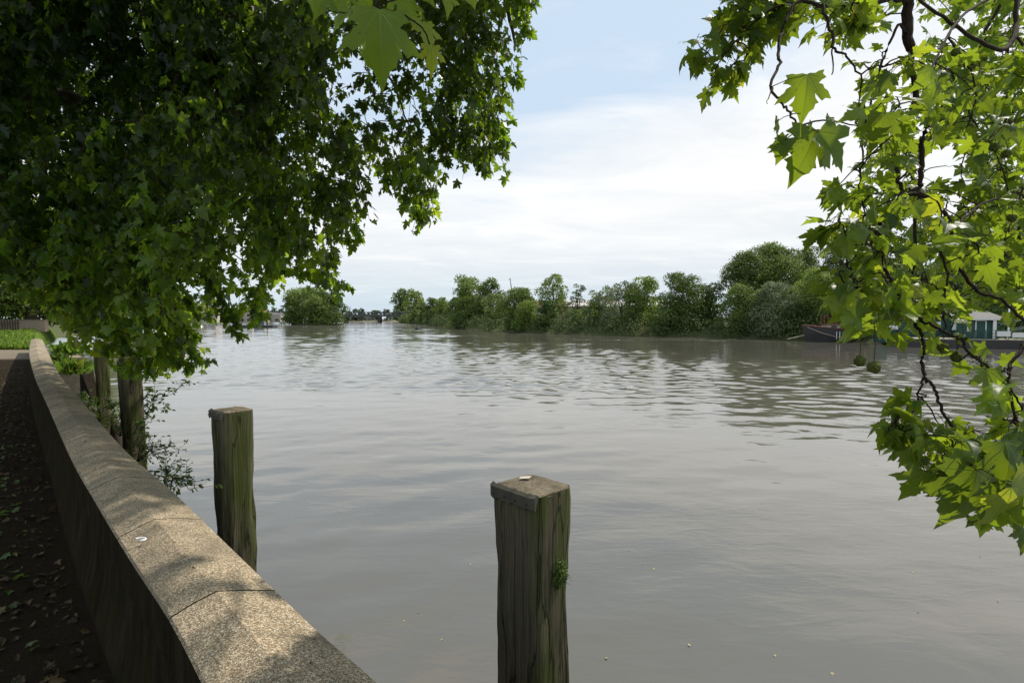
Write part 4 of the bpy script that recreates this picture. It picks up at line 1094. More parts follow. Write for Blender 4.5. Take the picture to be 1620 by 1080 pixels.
# flecks of leaf drifting on the near water
fleck0 = None
for k, (px, py) in enumerate(((743, 891), (662, 968), (1018, 890), (1035, 898), (1443, 904), (1452, 967), (1580, 948), (1338, 870), (1317, 1063), (1225, 1035), (1205, 796), (995, 870), (1500, 720), (640, 980), (1089, 1018), (1550, 880), (960, 1040), (700, 1010))):
    c = onz(px, py, WZ + .01)
    if fleck0 is None:
        fleck0 = leaf_mesh('floating_leaf', TM, [(0, 0, 0)], [(1, .2, .0)], [(0, 0, 1)], [.026], [.9], M['fleck']); o = fleck0
    else: o = fleck0.copy(); col.objects.link(o)
    o.location = c; o.rotation_euler = (0, 0, k * 1.3); sc_ = .6 + .5 * random.random(); o.scale = (sc_, sc_, sc_)
    tag(o, 'small yellowed leaf fleck drifting on the open river water', 'leaf', 'leaf flecks drifting on the river')
# grass blades on the lawn
n = 26000; P = []
yy = 28.8 + (rng.random(n) ** 1.7) * 45
xx = -yy * .885 - .3 - rng.random(n) * (yy * .25 + 3)
P = np.stack([xx, yy, np.full(n, -.02)], 1)
o = leaf_mesh('lawn_grass', TO, P, unit(n) * .35 + np.array([0, 0, 1]), rng.normal(0, 1, (n, 3)), rng.uniform(.10, .30, n) * (1 + (yy - 29) / 60), rng.random(n), M['grass_blade']); tag(o, 'sunlit green grass beyond the end of the wall', 'grass', kind='stuff')

# ledges, blocks and timber revetment on the river side near the end of the wall
lg = empty('stone_buttress', (-14.6, 17.2, -1), 'square stone buttress on the river side near the far end of the wall', 'buttress')
bm = bmesh.new(); l, r = Vector((-14.9, 17.6, 0)), Vector((-14.45, 17.9, 0)); u_ = Vector((-.67, .74, 0)); 
pts = [l, r, r + u_ * 3.2, l + u_ * 3.2]; prism(bm, [(p.x, p.y) for p in pts], -3, .20); from_bm('block', bm, M['stone'], lg)
bm = bmesh.new(); pts2 = [l - u_ * .06 + Vector((-.02, 0, 0)), r - u_ * .06 + Vector((.06, .05, 0)), r + u_ * 3.3 + Vector((.06, .05, 0)), l + u_ * 3.3]
prism(bm, [(p.x, p.y) for p in pts2], .202, .33); from_bm('cap_stone', bm, M['coping'], lg)
lg2 = empty('timber_revetment', (-20, 24, -1), 'dark sloping timber revetment along the water past the end of the wall', 'revetment')
for i in range(9):
    a = Vector((-17.0, 21.0, 0)) + u_ * (i * 1.7); b2 = a + u_ * 1.66; o1 = Vector((.62, .56, 0)) * .55
    bm = bmesh.new(); vs = [bm.verts.new((p.x, p.y, z)) for p, z in ((a, .05), (b2, .05), (b2 + o1, -.35), (a + o1, -.35), (a, -.1), (b2, -.1), (b2 + o1 * 1.6, -3), (a + o1 * 1.6, -3))]
    for f in ((0, 1, 2, 3), (3, 2, 6, 7), (0, 3, 7, 4), (1, 5, 6, 2), (0, 4, 5, 1), (4, 7, 6, 5)): bm.faces.new([vs[k] for k in f])
    from_bm('panel', bm, M['timber_dark'], lg2)
# tufts on the river side
def tuft(label, c, n, h, w_, mat='grass_blade', name='grass_tuft', grp='grass tufts on the river side of the wall'):
    P = np.array(c) + rng.normal(0, 1, (n, 3)) * np.array([w_, w_, .03]); 
    o = leaf_mesh(name, TO, P, rng.normal(0, .35, (n, 3)) + np.array([.15, -.05, 1]), rng.normal(0, 1, (n, 3)), rng.uniform(.4, 1.0, n) * h, rng.random(n), M[mat]); tag(o, label, 'grass', grp)
tuft('grass tuft hanging by the water below the stone buttress', at(110, 590, 16.5), 260, .5, .14)
tuft('grass tuft further along under the buttress cap', at(104, 560, 19), 200, .45, .16)
tuft('green tuft between the coping and the buttress', at(90, 572, 16.6), 260, .28, .12, 'weed')

# climbing weeds sprouting from the river face
def spray_bush(name, label, root_pt, tips, leafS, nleaf, mat='weed'):
    rt = empty(name, root_pt, label, 'plant', 'weeds growing out of the river face of the wall')
    paths = []; P, T, N, S = [], [], [], []
    for tip in tips:
        tip = Vector(tip); mid_ = Vector(root_pt).lerp(tip, .5) + Vector((0, 0, .12))
        pts = smooth_path([root_pt, mid_, tip], 7, .006); paths.append((pts, list(np.linspace(.006, .0015, len(pts)))))
        for k in range(3, len(pts)):
            for _ in range(2):
                e = pts[k] + Vector((random.gauss(0, .08), random.gauss(0, .08), random.gauss(.02, .06)))
                paths.append(([pts[k], e], [.0018, .001]))
                for __ in range(nleaf):
                    p = pts[k].lerp(e, random.random() ** .5); P.append(p); T.append((e - pts[k]).normalized() + Vector(unit(1)[0]) * .9); N.append(Vector(unit(1)[0]) + Vector((0, 0, .8))); S.append(random.uniform(.6, 1.2) * leafS)
    v, f = tubes(paths, 4); from_py('stem', v, f, M['twig'], rt)
    leaf_mesh('foliage', TO, [tuple(a) for a in P], [tuple(a) for a in T], [tuple(a) for a in N], S, rng.random(len(P)) * .7, M[mat], rt)
spray_bush('wall_weed', 'leafy sapling reaching out over the water beside the third post', at(190, 690, 8.6), [at(245, 612, 8.3), at(262, 645, 8.2), at(300, 606, 8.4), at(240, 668, 8.0), at(228, 690, 8.0), at(208, 640, 8.6), at(175, 640, 9), at(165, 630, 9.2), at(255, 630, 8.5)], .06, 4)
spray_bush('wall_weed', 'thin flowering weed hanging over the wall edge between the second and third posts', at(215, 735, 5.3), [at(284, 712, 5.0), at(262, 735, 4.9), at(245, 715, 5.1), at(230, 716, 5.2)], .03, 4)
spray_bush('wall_weed', 'small narrow leaved weed at the wall edge left of the second post', at(262, 785, 4.0), [at(300, 775, 3.85), at(268, 752, 3.95), at(290, 765, 3.9)], .035, 3)
spray_bush('wall_weed', 'creeper along the wall edge at the foot of the furthest post', at(135, 650, 9.5), [at(128, 628, 10), at(160, 668, 8.9), at(150, 640, 9.6)], .06, 5)

# ------------------------------------------------------------------ background on the left bank
pw = onz(8, 521, 0)
bw = empty('boundary_wall', (-64, 72, 0), 'low brick wall at the back of the lawn on the left', 'wall')
bm = bmesh.new(); box(bm, (-74, 74, .7), (22, .5, 1.5), R(-6)); from_bm('brickwork', bm, M['brick_pale'], bw)
bm = bmesh.new(); box(bm, (-74, 74, 1.51), (22.2, .62, .12), R(-6)); from_bm('cap', bm, M['stone'], bw)
fn = empty('slatted_fence', (-62, 64, 0), 'grey slatted gate panel in front of the brick wall at the far left', 'fence')
bm = bmesh.new()
for i in range(16): box(bm, (-63.6 + i * .32, 64, .75), (.22, .06, 1.6))
for z in (.3, 1.2): box(bm, (-61.2, 64.1, z), (5.2, .08, .12))
from_bm('panel', bm, M['timber_dark'], fn)
LG = 'trees on the lawn behind the wall'
for lab, px, tp, wp, Y, zb, low in (('large plane tree with a stout trunk standing at the back of the lawn', 50, 330, 300, 76, 0, .13),
                          ('leafy tree left of the stout trunked plane at the picture edge', -40, 380, 220, 82, 0, .12),
                          ('sunlit tree between the stout trunked plane and the river', 120, 400, 150, 84, -.2, .10),
                          ('tree on the left bank behind the hanging leaves near the water', 215, 440, 110, 150, -.2, .05),
                          ('waterside tree furthest off on the left bank behind the leaves', 285, 468, 70, 240, -.2, .05)):
    b = at(px, 505, Y); b.z = zb; t = at(px, tp, Y)
    rt = far_tree('lawn_tree', lab, b, t.z - zb, wp * Y / F, 'leaf_far_light' if 'sunlit' in lab else 'leaf_far', leaf=.34, lobes=46, low=low, group=LG, trunk=('stout' not in lab))  # sunlight on the one tree is put into a paler leaf colour
    if 'stout' in lab:
        v, f = tubes([([b + Vector((0, 0, -.3)), b + Vector((.1, 0, .6)), b + Vector((0, 0, 2.5)), b + Vector((.3, 0, 8))], [1.05, .75, .62, .4])], 12); from_py('trunk', v, f, M['bark'], rt, True)

# ------------------------------------------------------------------ the big plane tree hanging over the wall (left)
SIL = [(842, -20), (836, 20), (822, 70), (832, 95), (806, 130), (808, 175), (786, 200), (792, 232), (768, 272), (738, 262), (712, 250), (700, 285), (682, 312), (672, 345), (640, 346), (618, 318), (622, 290), (604, 282), (575, 300), (572, 350), (545, 385), (528, 400), (566, 452), (540, 462), (498, 446), (470, 430), (440, 440), (420, 478), (415, 500), (380, 536), (362, 520), (340, 486), (322, 442), (305, 436), (296, 452), (330, 480), (326, 520), (300, 530), (338, 572), (300, 580), (268, 584), (232, 590), (200, 570), (150, 548), (118, 520), (86, 500), (66, 470), (36, 452), (0, 446), (-600, 446), (-600, -900), (900, -900)]
TRUNK = Vector((-8.6, 4.4, 0))
tree = empty('plane_tree', TRUNK, 'large plane tree with dense leafy crown hanging over the wall at the left', 'tree')
tp = [TRUNK + Vector(p) for p in ((0, 0, -.3), (.0, 0, .5), (.1, .1, 2.2), (.2, .3, 4.5), (.5, .8, 7.5), (1, 1.5, 11))]
v, f = tubes([(smooth_path(tp, 4), list(np.interp(np.linspace(0, 1, 21), [0, .1, .4, 1], [.75, .5, .42, .22])))], 16); from_py('trunk', v, f, M['bark'], tree, True)
limbs = []
def limb(pts, r0, r1, sub=7, wob=.015):
    P_ = smooth_path(pts, sub, wob); limbs.append((P_, list(np.linspace(r0, r1, len(P_))))); return P_
a0 = tp[3]
limb([tp[3], (-7, 5.5, 6.0), at(305, -20, 7.2), at(314, 72, 7.0), at(344, 128, 6.9), at(355, 200, 6.8), at(372, 280, 6.8)], .20, .02)
limb([tp[3], (-6.5, 6.8, 6.6), at(420, -60, 8), at(560, -10, 7.6), at(660, 60, 7.4), at(740, 130, 7.2), at(775, 220, 7.0)], .09, .006)
limb([at(560, -10, 7.6), at(600, 90, 7.2), at(640, 180, 7.0), at(655, 300, 6.9)], .025, .004)
limb([tp[3], (-7.5, 7, 4.6), at(120, 160, 7.6), at(190, 270, 7.4), at(240, 380, 7.2), at(280, 500, 7.1), at(300, 560, 7.0)], .16, .01)
limb([at(190, 270, 7.4), at(140, 360, 7.6), at(120, 460, 7.6)], .05, .008)
limb([at(314, 72, 7.0), at(400, 200, 7.6), at(440, 300, 7.6), at(480, 420, 7.5)], .06, .007)
limb([tp[4], (-5, 7.5, 8.5), at(300, -300, 8.5), at(620, -200, 8.0), at(780, -60, 7.8), at(815, 80, 7.6)], .18, .012)
limb([tp[2] + Vector((0, 0, .8)), at(-80, 300, 6.6), at(10, 330, 6.6), at(60, 420, 6.8)], .12, .01)
limb([tp[4], (-6, 6, 8.3), (-3, 4.5, 8.6), (-.5, 5.0, 8.2), (1.2, 6, 7.8)], .18, .03)
limb([tp[4], (-6.5, 3.5, 8.0), (-4, 1.5, 8.3), (-1.5, .5, 8.2)], .16, .03)
LP = np.array([tuple(p) for P_, r in limbs for p in P_])

def streamers(n, region, Yr, len_r, leafsize, step, gapscale=.55, gap=-.12, seed=0, edge=10, clip=SIL):
    P, T, N, S, C = [], [], [], [], []; paths = []
    cnt = 0; tries = 0
    while cnt < n and tries < n * 12:
        tries += 1
        px, py = random.uniform(*region[0]), random.uniform(*region[1]); Y = random.uniform(*Yr)
        if not in_poly(px, py, clip): continue
        a = at(px, py, Y)
        if px > 330 and random.random() < min(.42, (px - 330) / 300): continue
        if mnoise.noise(a * gapscale + Vector((seed, 0, 0))) < gap: continue
        Lr = random.uniform(*len_r); ang_ = random.uniform(0, 2 * math.pi)
        out = Vector((math.cos(ang_), math.sin(ang_), 0)) * random.uniform(.15, .6)
        pts = [a]; dcur = (out + Vector((0, 0, -.5 + random.uniform(-.2, .7)))).normalized(); m_ = max(3, int(Lr / .12))
        for k in range(m_):
            dcur = (dcur + Vector((random.gauss(0, .12), random.gauss(0, .12), -.22))).normalized(); pts.append(pts[-1] + dcur * Lr / m_)
        pp = np.array([tuple(p) for p in pts]); qx, qy = project(pp)
        ins = in_poly(qx + random.gauss(0, edge * .5), qy + random.gauss(0, edge * .5), clip)
        if not ins[0] : continue
        kmax = len(pts) if ins.all() else int(np.argmin(ins))
        if kmax < 3: continue
        cnt += 1
        if random.random() < .75: paths.append((pts[:kmax], list(np.linspace(.006, .002, kmax))))
        tot = Lr * (kmax - 1) / m_; nl = max(3, int(tot / step)); tintb = random.gauss(.42, .2) + max(-.34, min(.34, (py - 300) / 450))  # height offset paints shade into upper leaves, sunlight into lower ones
        for k in range(nl):
            u_ = random.random() * (kmax - 1.001); i_ = int(u_); p = pts[i_].lerp(pts[i_ + 1], u_ - i_)
            dr = Vector(unit(1)[0]); dr.z = -abs(dr.z) * .8 - .1; dr.normalize()
            p = p + dr * random.uniform(.02, .09)
            P.append(tuple(p)); T.append((dr.x, dr.y, dr.z - .35)); nv = unit(1)[0]; N.append((nv[0] * .8, nv[1] * .8, abs(nv[2]) * .6 + .35))
            S.append(leafsize * random.uniform(.42, 1.3)); C.append(min(.97, max(0, tintb + random.gauss(0, .12)))) 
    return P, T, N, S, C, paths
def add(name, sets, temps, parent, mat):
    P = sum([s[0] for s in sets], []); T = sum([s[1] for s in sets], []); N = sum([s[2] for s in sets], []); S = sum([s[3] for s in sets], []); C = sum([s[4] for s in sets], [])
    print(name, len(P))
    return leaf_mesh(name, temps, P, T, N, S, C, mat, parent)
sets = []
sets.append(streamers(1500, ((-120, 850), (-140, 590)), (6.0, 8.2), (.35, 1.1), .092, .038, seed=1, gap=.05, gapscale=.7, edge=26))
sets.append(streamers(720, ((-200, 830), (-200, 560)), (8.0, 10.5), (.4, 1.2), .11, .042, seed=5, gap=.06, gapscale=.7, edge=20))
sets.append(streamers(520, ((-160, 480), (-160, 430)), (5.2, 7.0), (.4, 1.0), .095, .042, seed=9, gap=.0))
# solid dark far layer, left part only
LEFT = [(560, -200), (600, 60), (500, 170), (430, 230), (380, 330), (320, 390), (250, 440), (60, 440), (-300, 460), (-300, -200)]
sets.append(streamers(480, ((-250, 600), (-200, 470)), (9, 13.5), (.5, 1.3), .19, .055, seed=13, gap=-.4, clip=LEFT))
def hang(pts, Y, size, n, paths_):
    P, T, N, S, C = [], [], [], [], []
    q_ = smooth_path([at(x, y, Y) for x, y in pts], 6, .008); paths_.append((q_, list(np.linspace(.005, .0018, len(q_)))))
    for k in range(n):
        u_ = (k + random.random()) / n * (len(q_) - 1.01); i_ = int(u_); p = q_[i_].lerp(q_[i_ + 1], u_ - i_)
        dr = Vector(unit(1)[0]); dr.z = -abs(dr.z) * .8 - .1; dr.normalize(); p = p + dr * random.uniform(.01, .08)
        P.append(tuple(p)); T.append((dr.x, dr.y, dr.z - .3)); nv = unit(1)[0]; N.append((nv[0], nv[1] - .3, abs(nv[2]) * .6 + .3)); S.append(size * random.uniform(.6, 1.1)); C.append(random.uniform(.25, .75))
    return P, T, N, S, C, [paths_[-1]]
hp = []
for pts, Y, sz, n in (([(430, 330), (470, 400), (510, 430), (556, 452)], 6.8, .105, 60), ([(400, 380), (440, 420), (470, 425), (510, 446)], 6.8, .10, 45), ([(340, 380), (350, 450), (365, 500), (380, 532)], 6.6, .10, 60), ([(360, 400), (395, 450), (405, 480), (412, 500)], 6.8, .10, 50),
    ([(330, 440), (350, 480), (372, 505)], 6.6, .10, 35), ([(250, 500), (290, 545), (330, 572)], 6.4, .105, 40), ([(230, 500), (270, 560), (300, 575)], 6.4, .105, 40), ([(180, 520), (215, 560), (235, 588)], 6.3, .105, 40), ([(620, 230), (640, 290), (655, 320), (668, 344)], 6.4, .105, 50),
    ([(640, 240), (655, 290), (690, 300)], 6.4, .105, 36), ([(720, 200), (750, 240), (768, 270)], 6.4, .11, 44), ([(760, 160), (790, 200), (800, 225)], 6.4, .11, 34), ([(790, 60), (815, 110), (822, 130)], 6.6, .11, 34), ([(800, -20), (828, 20), (830, 60)], 6.8, .11, 40), ([(540, 300), (560, 360), (556, 385)], 6.8, .105, 34),
    ([(480, 380), (520, 410), (530, 395)], 6.8, .1, 30), ([(250, 470), (285, 510), (310, 530)], 6.8, .1, 50), ([(270, 440), (300, 470), (325, 500)], 7.2, .1, 50), ([(600, 200), (612, 260), (618, 290)], 6.5, .105, 40), ([(810, -10), (835, -5), (842, 4)], 6.6, .11, 16)):
    sets.append(hang(pts, Y, sz, n, hp))
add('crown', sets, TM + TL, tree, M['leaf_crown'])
paths = sum([s[5] for s in sets], [])
v, f = tubes(paths, 4); from_py('twigs', v, f, M['twig'], tree)
v, f = tubes(limbs, 9); from_py('limb', v, f, M['bark'], tree, True)
# overhead canopy (above the frame) that shades the path and wall: positioned up-sun of where its shade falls
P, T, N, S, C = [], [], [], [], []
sunv = np.array(sun_dir)
n_cl = 1150
for _ in range(n_cl):
    s_ = s_cam + 3.0 - rng.random() * 17; l, r = wall_at(s_); d_ = (l - r).normalized()
    off = rng.uniform(-.55, 6.5)
    g = l + d_ * off
    if (g.y < 2.7 and g.y > -.6 and off < .5): continue
    z = rng.uniform(6.9, 9.5)
    c = np.array([g.x, g.y, .6]) + sunv * ((z - .6) / sunv[2])
    qx, qy = project(c)
    if c[1] > .2 and qy > -60: continue
    if mnoise.noise(Vector((g.x * 1.3, g.y * 1.3, 4))) < (-.36 if off < .6 else -.02): continue
    m_ = 24; p = c + rng.normal(0, .24, (m_, 3)); px_, py_ = project(p)
    keep = (p[:, 1] < .1) | (py_ < -15); p = p[keep]; m_ = len(p)
    P += [tuple(a) for a in p]; T += [tuple(a) for a in unit(m_) + np.array([0, 0, -.6])]; N += [tuple(a) for a in rng.normal(0, .5, (m_, 3)) + np.array([0, 0, 1])]
    S += list(rng.uniform(.12, .2, m_)); C += list(np.clip(rng.normal(.45, .15, m_), 0, .95))
leaf_mesh('upper_crown', TL, P, T, N, S, C, M['leaf_crown'], tree); print('upper', len(P))
# seed balls on the left tree
def seed_ball(c, r, parent, stalk_from):
    bm = bmesh.new(); bmesh.ops.create_icosphere(bm, subdivisions=3, radius=r)
    for v_ in bm.verts:
        v_.co *= 1 + .34 * (random.random() - .35)
        v_.co += c
    sb = from_bm('seed_ball', bm, M['seed'], parent, False)
    mid_ = stalk_from.lerp(c, .5) + Vector((.004, 0, 0)); v, f = tubes([([stalk_from, mid_, c], [.0012, .001, .001])], 4); from_py('stalk', v, f, M['twig'], sb)
M['seed'] = simple('green seed ball', (.075, .09, .02), .9, .1, 0, .6, 300, .004)
for px, py in ((755, 276), (655, 346), (800, 150), (566, 300), (738, 240), (700, 120), (470, 70), (600, 240), (240, 330), (420, 300), (530, 455), (330, 250)):
    Y = 6.4; c = at(px, py, Y); seed_ball(c, .018, tree, c + Vector((0, 0, .09)))

# ------------------------------------------------------------------ the second plane tree, trunk behind the camera, branches over the river (right and top)
TR2 = Vector((.4, -3.8, 0))
ot = empty('plane_tree', TR2, 'plane tree with sunlit branches drooping over the river on the right', 'tree')
tp2 = smooth_path([TR2 + Vector(p) for p in ((0, 0, -.3), (0, 0, .5), (.1, .1, 2.5), (.3, .5, 4.6), (.6, .8, 7), (.6, 1.2, 10))], 4)
v, f = tubes([(tp2, list(np.interp(np.linspace(0, 1, len(tp2)), [0, .1, .4, 1], [.8, .5, .42, .2])))], 16); from_py('trunk', v, f, M['bark'], ot, True)
BR = []   # (points, r0, r1)
def br(pts, r0, r1, sub=6, wob=.004):
    P_ = smooth_path(pts, sub, wob); BR.append((P_, list(np.linspace(r0, r1, len(P_))))); return P_
hub = at(1437, -40, 2.35)
br([TR2 + Vector((.3, .5, 4.4)), (1.6, -1.4, 5.6), (2.5, .4, 5.6), (2.5, 1.7, 4.7), hub], .16, .03, 8, .01)
def tr(pxs, Ya, Yb, r0, r1, wob=.003):
    n_ = len(pxs); return br([at(x, y, Ya + (Yb - Ya) * i / (n_ - 1)) for i, (x, y) in enumerate(pxs)], r0, r1, 5, wob)
tr([(1437, -40), (1437, 0), (1435, 51), (1441, 78)], 2.35, 2.3, .024, .018)
tr([(1441, 78), (1449, 156), (1468, 179), (1460, 218), (1457, 272), (1455, 296)], 2.3, 2.2, .012, .009)
tr([(1449, 156), (1425, 210), (1414, 253), (1424, 292), (1425, 311), (1410, 327), (1390, 362), (1371, 412)], 2.25, 2.0, .010, .004)
tr([(1455, 296), (1430, 310), (1425, 311)], 2.2, 2.15, .007, .007)
tr([(1425, 311), (1457, 307), (1480, 327), (1499, 342), (1507, 373), (1511, 412), (1529, 440), (1549, 460), (1582, 473), (1600, 490), (1625, 512)], 2.15, 2.0, .009, .005)
tr([(1455, 296), (1449, 334), (1447, 420), (1440, 460)], 2.2, 2.1, .008, .004)
tr([(1390, 362), (1400, 420), (1411, 447), (1424, 478), (1438, 491), (1460, 507), (1482, 518), (1500, 529), (1522, 538), (1531, 556), (1558, 578), (1580, 587), (1584, 587)], 2.0, 1.75, .007, .003)
tr([(1499, 342), (1490, 400), (1499, 440), (1489, 484), (1496, 516)], 2.1, 1.85, .005, .003)
tr([(1438, 491), (1448, 515), (1460, 536), (1461, 564), (1461, 598)], 1.9, 1.8, .006, .0055)
tr([(1461, 598), (1455, 612), (1450, 640), (1436, 662), (1420, 690)], 1.8, 1.78, .004, .002)
tr([(1461, 598), (1473, 609), (1483, 624), (1492, 655), (1514, 682), (1528, 713), (1545, 760), (1560, 800)], 1.8, 1.6, .0055, .003)
tr([(1620, 545), (1616, 551), (1598, 578), (1595, 590), (1599, 613), (1604, 660), (1616, 700)], 1.7, 1.6, .006, .003)
tr([(1700, 420), (1660, 500), (1616, 551)], 1.8, 1.7, .008, .006)
tr([(1598, 578), (1584, 587)], 1.68, 1.68, .003, .003)
tr([(1437, 0), (1380, 5), (1301, 8), (1262, 4), (1239, 43), (1231, 78), (1231, 105), (1219, 140), (1235, 160), (1250, 179), (1262, 198), (1272, 203)], 2.3, 1.65, .009, .0022)
tr([(1219, 140), (1214, 165)], 1.7, 1.7, .0022, .001)
tr([(1250, 179), (1266, 179)], 1.67, 1.67, .002, .001)
tr([(1262, 4), (1230, 10), (1190, 40), (1150, 80), (1120, 95), (1095, 85)], 2.2, 2.5, .005, .0018)
tr([(1150, 80), (1130, 110), (1125, 120)], 2.4, 2.5, .003, .0015)
tr([(1301, 8), (1313, 47), (1319, 78), (1340, 90), (1363, 124)], 2.1, 1.9, .006, .003)
tr([(1319, 78), (1316, 118)], 2.0, 1.9, .003, .002)
tr([(1435, 51), (1420, 40), (1400, 90), (1385, 130), (1370, 200), (1363, 260), (1360, 300), (1368, 345), (1350, 360)], 2.3, 2.0, .006, .002)
tr([(1449, 156), (1500, 60), (1530, 20), (1580, -10)], 2.4, 3.2, .005, .008)
tr([(1640, -30), (1612, 0), (1606, 54), (1585, 80), (1540, 60), (1480, 20), (1437, -10)], 3.4, 2.6, .016, .006)
tr([(1606, 54), (1597, 70), (1593, 117), (1591, 195), (1575, 215)], 3.2, 3.2, .008, .003)
tr([(1591, 195), (1560, 210), (1530, 235), (1520, 280), (1540, 310)], 3.2, 3.1, .005, .002)
tr([(1606, 54), (1640, 120), (1640, 240), (1610, 320), (1598, 360), (1590, 420)], 3.2, 2.6, .008, .003)
tr([(1507, 373), (1540, 330), (1590, 310), (1630, 290)], 2.1, 2.6, .004, .006)
tr([(1500, 60), (1530, 100), (1545, 150), (1530, 200)], 2.8, 3.0, .005, .003)
v, f = tubes(BR, 8); from_py('branches', v, f, M['twig'], ot, True)
BP = np.array([tuple(p) for P_, r in BR[1:] for p in P_])

HOLES = [([(1540, 484), (1625, 484), (1625, 541), (1545, 541)], .9), ([(1278, 498), (1330, 498), (1318, 548), (1278, 548)], 1), ([(1190, 125), (1262, 60), (1345, 95), (1352, 290), (1190, 290)], 1),
         ([(1462, 228), (1522, 228), (1525, 295), (1465, 295)], .85), ([(1290, 586), (1450, 575), (1450, 615), (1290, 640)], 1), ([(1470, 590), (1580, 600), (1575, 640), (1510, 650), (1480, 640)], .9), ([(1410, 535), (1455, 530), (1450, 610), (1400, 600)], .9)]
def in_hole(p):
    x, y = project(np.array(p))
    return any(in_poly(x, y, h) and random.random() < pr for h, pr in HOLES)
def sprays(specs, twigs):
    global BP
    P, T, N, S, C = [], [], [], [], []
    for poly, count, Yr, sz, per in specs:
        xs = [p[0] for p in poly]; ys = [p[1] for p in poly]; k = 0; guard = 0
        while k < count and guard < count * 60:
            guard += 1
            px, py = random.uniform(min(xs), max(xs)), random.uniform(min(ys), max(ys))
            if not in_poly(px, py, poly): continue
            k += 1
            c = at(px, py, random.uniform(*Yr))
            if in_hole(c): continue
            dd_ = np.linalg.norm(BP - np.array(c), axis=1); j = int(np.argmin(dd_)); a = Vector(BP[j])
            if dd_[j] > .02:
                # reach towards the spray from the nearest branch point
                mid_ = a.lerp(c, .5) + Vector((random.gauss(0, .01), random.gauss(0, .01), dd_[j] * .10))
                cp_ = smooth_path([a, mid_, c], 4, .0015); twigs.append((cp_, list(np.linspace(.0032, .0018, 9)))); BP = np.vstack([BP, np.array([tuple(p_) for p_ in cp_[3:]])])
            for q_ in range(random.randint(*per)):
                dr = Vector(unit(1)[0]); dr.z = dr.z * .6 - .25; dr.normalize()
                st = c + Vector((random.gauss(0, .012), random.gauss(0, .012), random.gauss(0, .012)))
                pet = random.uniform(.03, .07); e = st + dr * pet + Vector((0, 0, -.005))
                if in_hole(e + dr * sz * .5): continue
                twigs.append(([st, st.lerp(e, .5) + Vector((0, 0, .004)), e], [.0012, .001, .0009]))
                tv = dr + Vector((0, 0, -.45 * random.random())) + Vector(unit(1)[0]) * .25
                P.append(tuple(e)); T.append(tuple(tv)); nv = unit(1)[0]; N.append((nv[0] * .75, nv[1] * .75, abs(nv[2]) * .8 + .35)); S.append(sz * random.uniform(.30, .74))
                C.append(float(np.clip(rng.normal(.40, .30), 0, .93)) if random.random() > .025 else 1.0)
    return P, T, N, S, C
tw_ = []
specs = [
 # near, larger leaves (polygon in the photograph, number of sprays, distance range, leaf size, leaves per spray)
 ([(1085, 70), (1135, 45), (1150, 0), (1230, -30), (1262, 0), (1240, 40), (1225, 60), (1180, 110), (1150, 135), (1110, 125)], 30, (2.3, 2.6), .125, (3, 5)),
 ([(1140, -30), (1260, -40), (1250, 30), (1190, 60), (1155, 20)], 16, (2.3, 2.6), .13, (3, 5)),
 ([(1262, -20), (1400, -30), (1400, 40), (1340, 60), (1300, 40)], 26, (2.1, 2.7), .125, (2, 4)),
 ([(1330, 90), (1400, 60), (1480, 90), (1450, 210), (1400, 240), (1330, 210)], 35, (1.7, 2.4), .11, (2, 4)),
 ([(1330, 250), (1400, 240), (1440, 300), (1400, 400), (1330, 370), (1320, 300)], 31, (1.9, 2.5), .115, (2, 4)),
 ([(1320, 330), (1400, 360), (1440, 430), (1440, 500), (1380, 540), (1340, 500), (1320, 440)], 42, (1.7, 2.2), .105, (2, 4)),
 ([(1420, 300), (1540, 330), (1600, 400), (1600, 500), (1560, 540), (1440, 520), (1420, 420)], 46, (1.8, 2.6), .105, (2, 4)),
 ([(1450, 80), (1620, 60), (1640, 330), (1540, 330), (1500, 260), (1470, 180)], 72, (2.5, 3.6), .125, (3, 5)),
 ([(1400, 200), (1480, 190), (1520, 260), (1500, 330), (1430, 300)], 22, (2.2, 3.0), .12, (2, 4)),
 ([(1540, 330), (1640, 300), (1640, 480), (1590, 480)], 30, (2.2, 3.2), .12, (3, 5)),
 ([(1425, 630), (1450, 615), (1470, 640), (1440, 690), (1400, 690)], 12, (1.7, 1.85), .115, (2, 3)),
 ([(1450, 640), (1520, 650), (1560, 690), (1600, 660), (1640, 680), (1640, 800), (1560, 800), (1520, 780), (1460, 720)], 62, (1.55, 1.95), .10, (2, 4)),
 ([(1585, 600), (1640, 600), (1640, 680), (1600, 680)], 11, (1.5, 1.8), .12, (2, 3)),
 ([(1500, 520), (1560, 540), (1570, 590), (1520, 580)], 7, (1.7, 1.9), .11, (1, 2)),
]
sp1 = sprays(specs, tw_)
# individually placed leaves seen clearly in the photograph: base px, tip px, distance, size factor, tint
hand = [((1276, 118), (1278, 190), 1.66, .35), ((1226, 195), (1243, 214), 1.66, .4), ((1242, 222), (1212, 222), 1.66, .35), ((1243, 220), (1232, 262), 1.66, .4),
        ((1290, 205), (1268, 290), 1.62, .35), ((1296, 210), (1352, 272), 1.6, .4), ((1278, 200), (1300, 236), 1.7, .3),
        ((1400, 180), (1386, 240), 1.6, .1), 
        ((1360, 500), (1300, 462), 1.72, .7), ((1350, 505), (1352, 560), 1.72, .6), ((1400, 470), (1430, 500), 1.7, .75), ((1420, 680), (1393, 700), 1.72, .75), ((1425, 685), (1428, 740), 1.72, .7),
        ((1590, 700), (1622, 780), 1.45, .2), ((1545, 745), (1530, 860), 1.5, .3), ((1590, 780), (1560, 850), 1.45, .3), ((1600, 770), (1660, 850), 1.4, .97),
        ((1462, 745), (1440, 800), 1.6, .4), ((1560, 550), (1528, 560), 1.8, .5), ((1560, 585), (1575, 640), 1.75, .45), ((1450, 690), (1500, 720), 1.6, .6)]
P, T, N, S, C = sp1
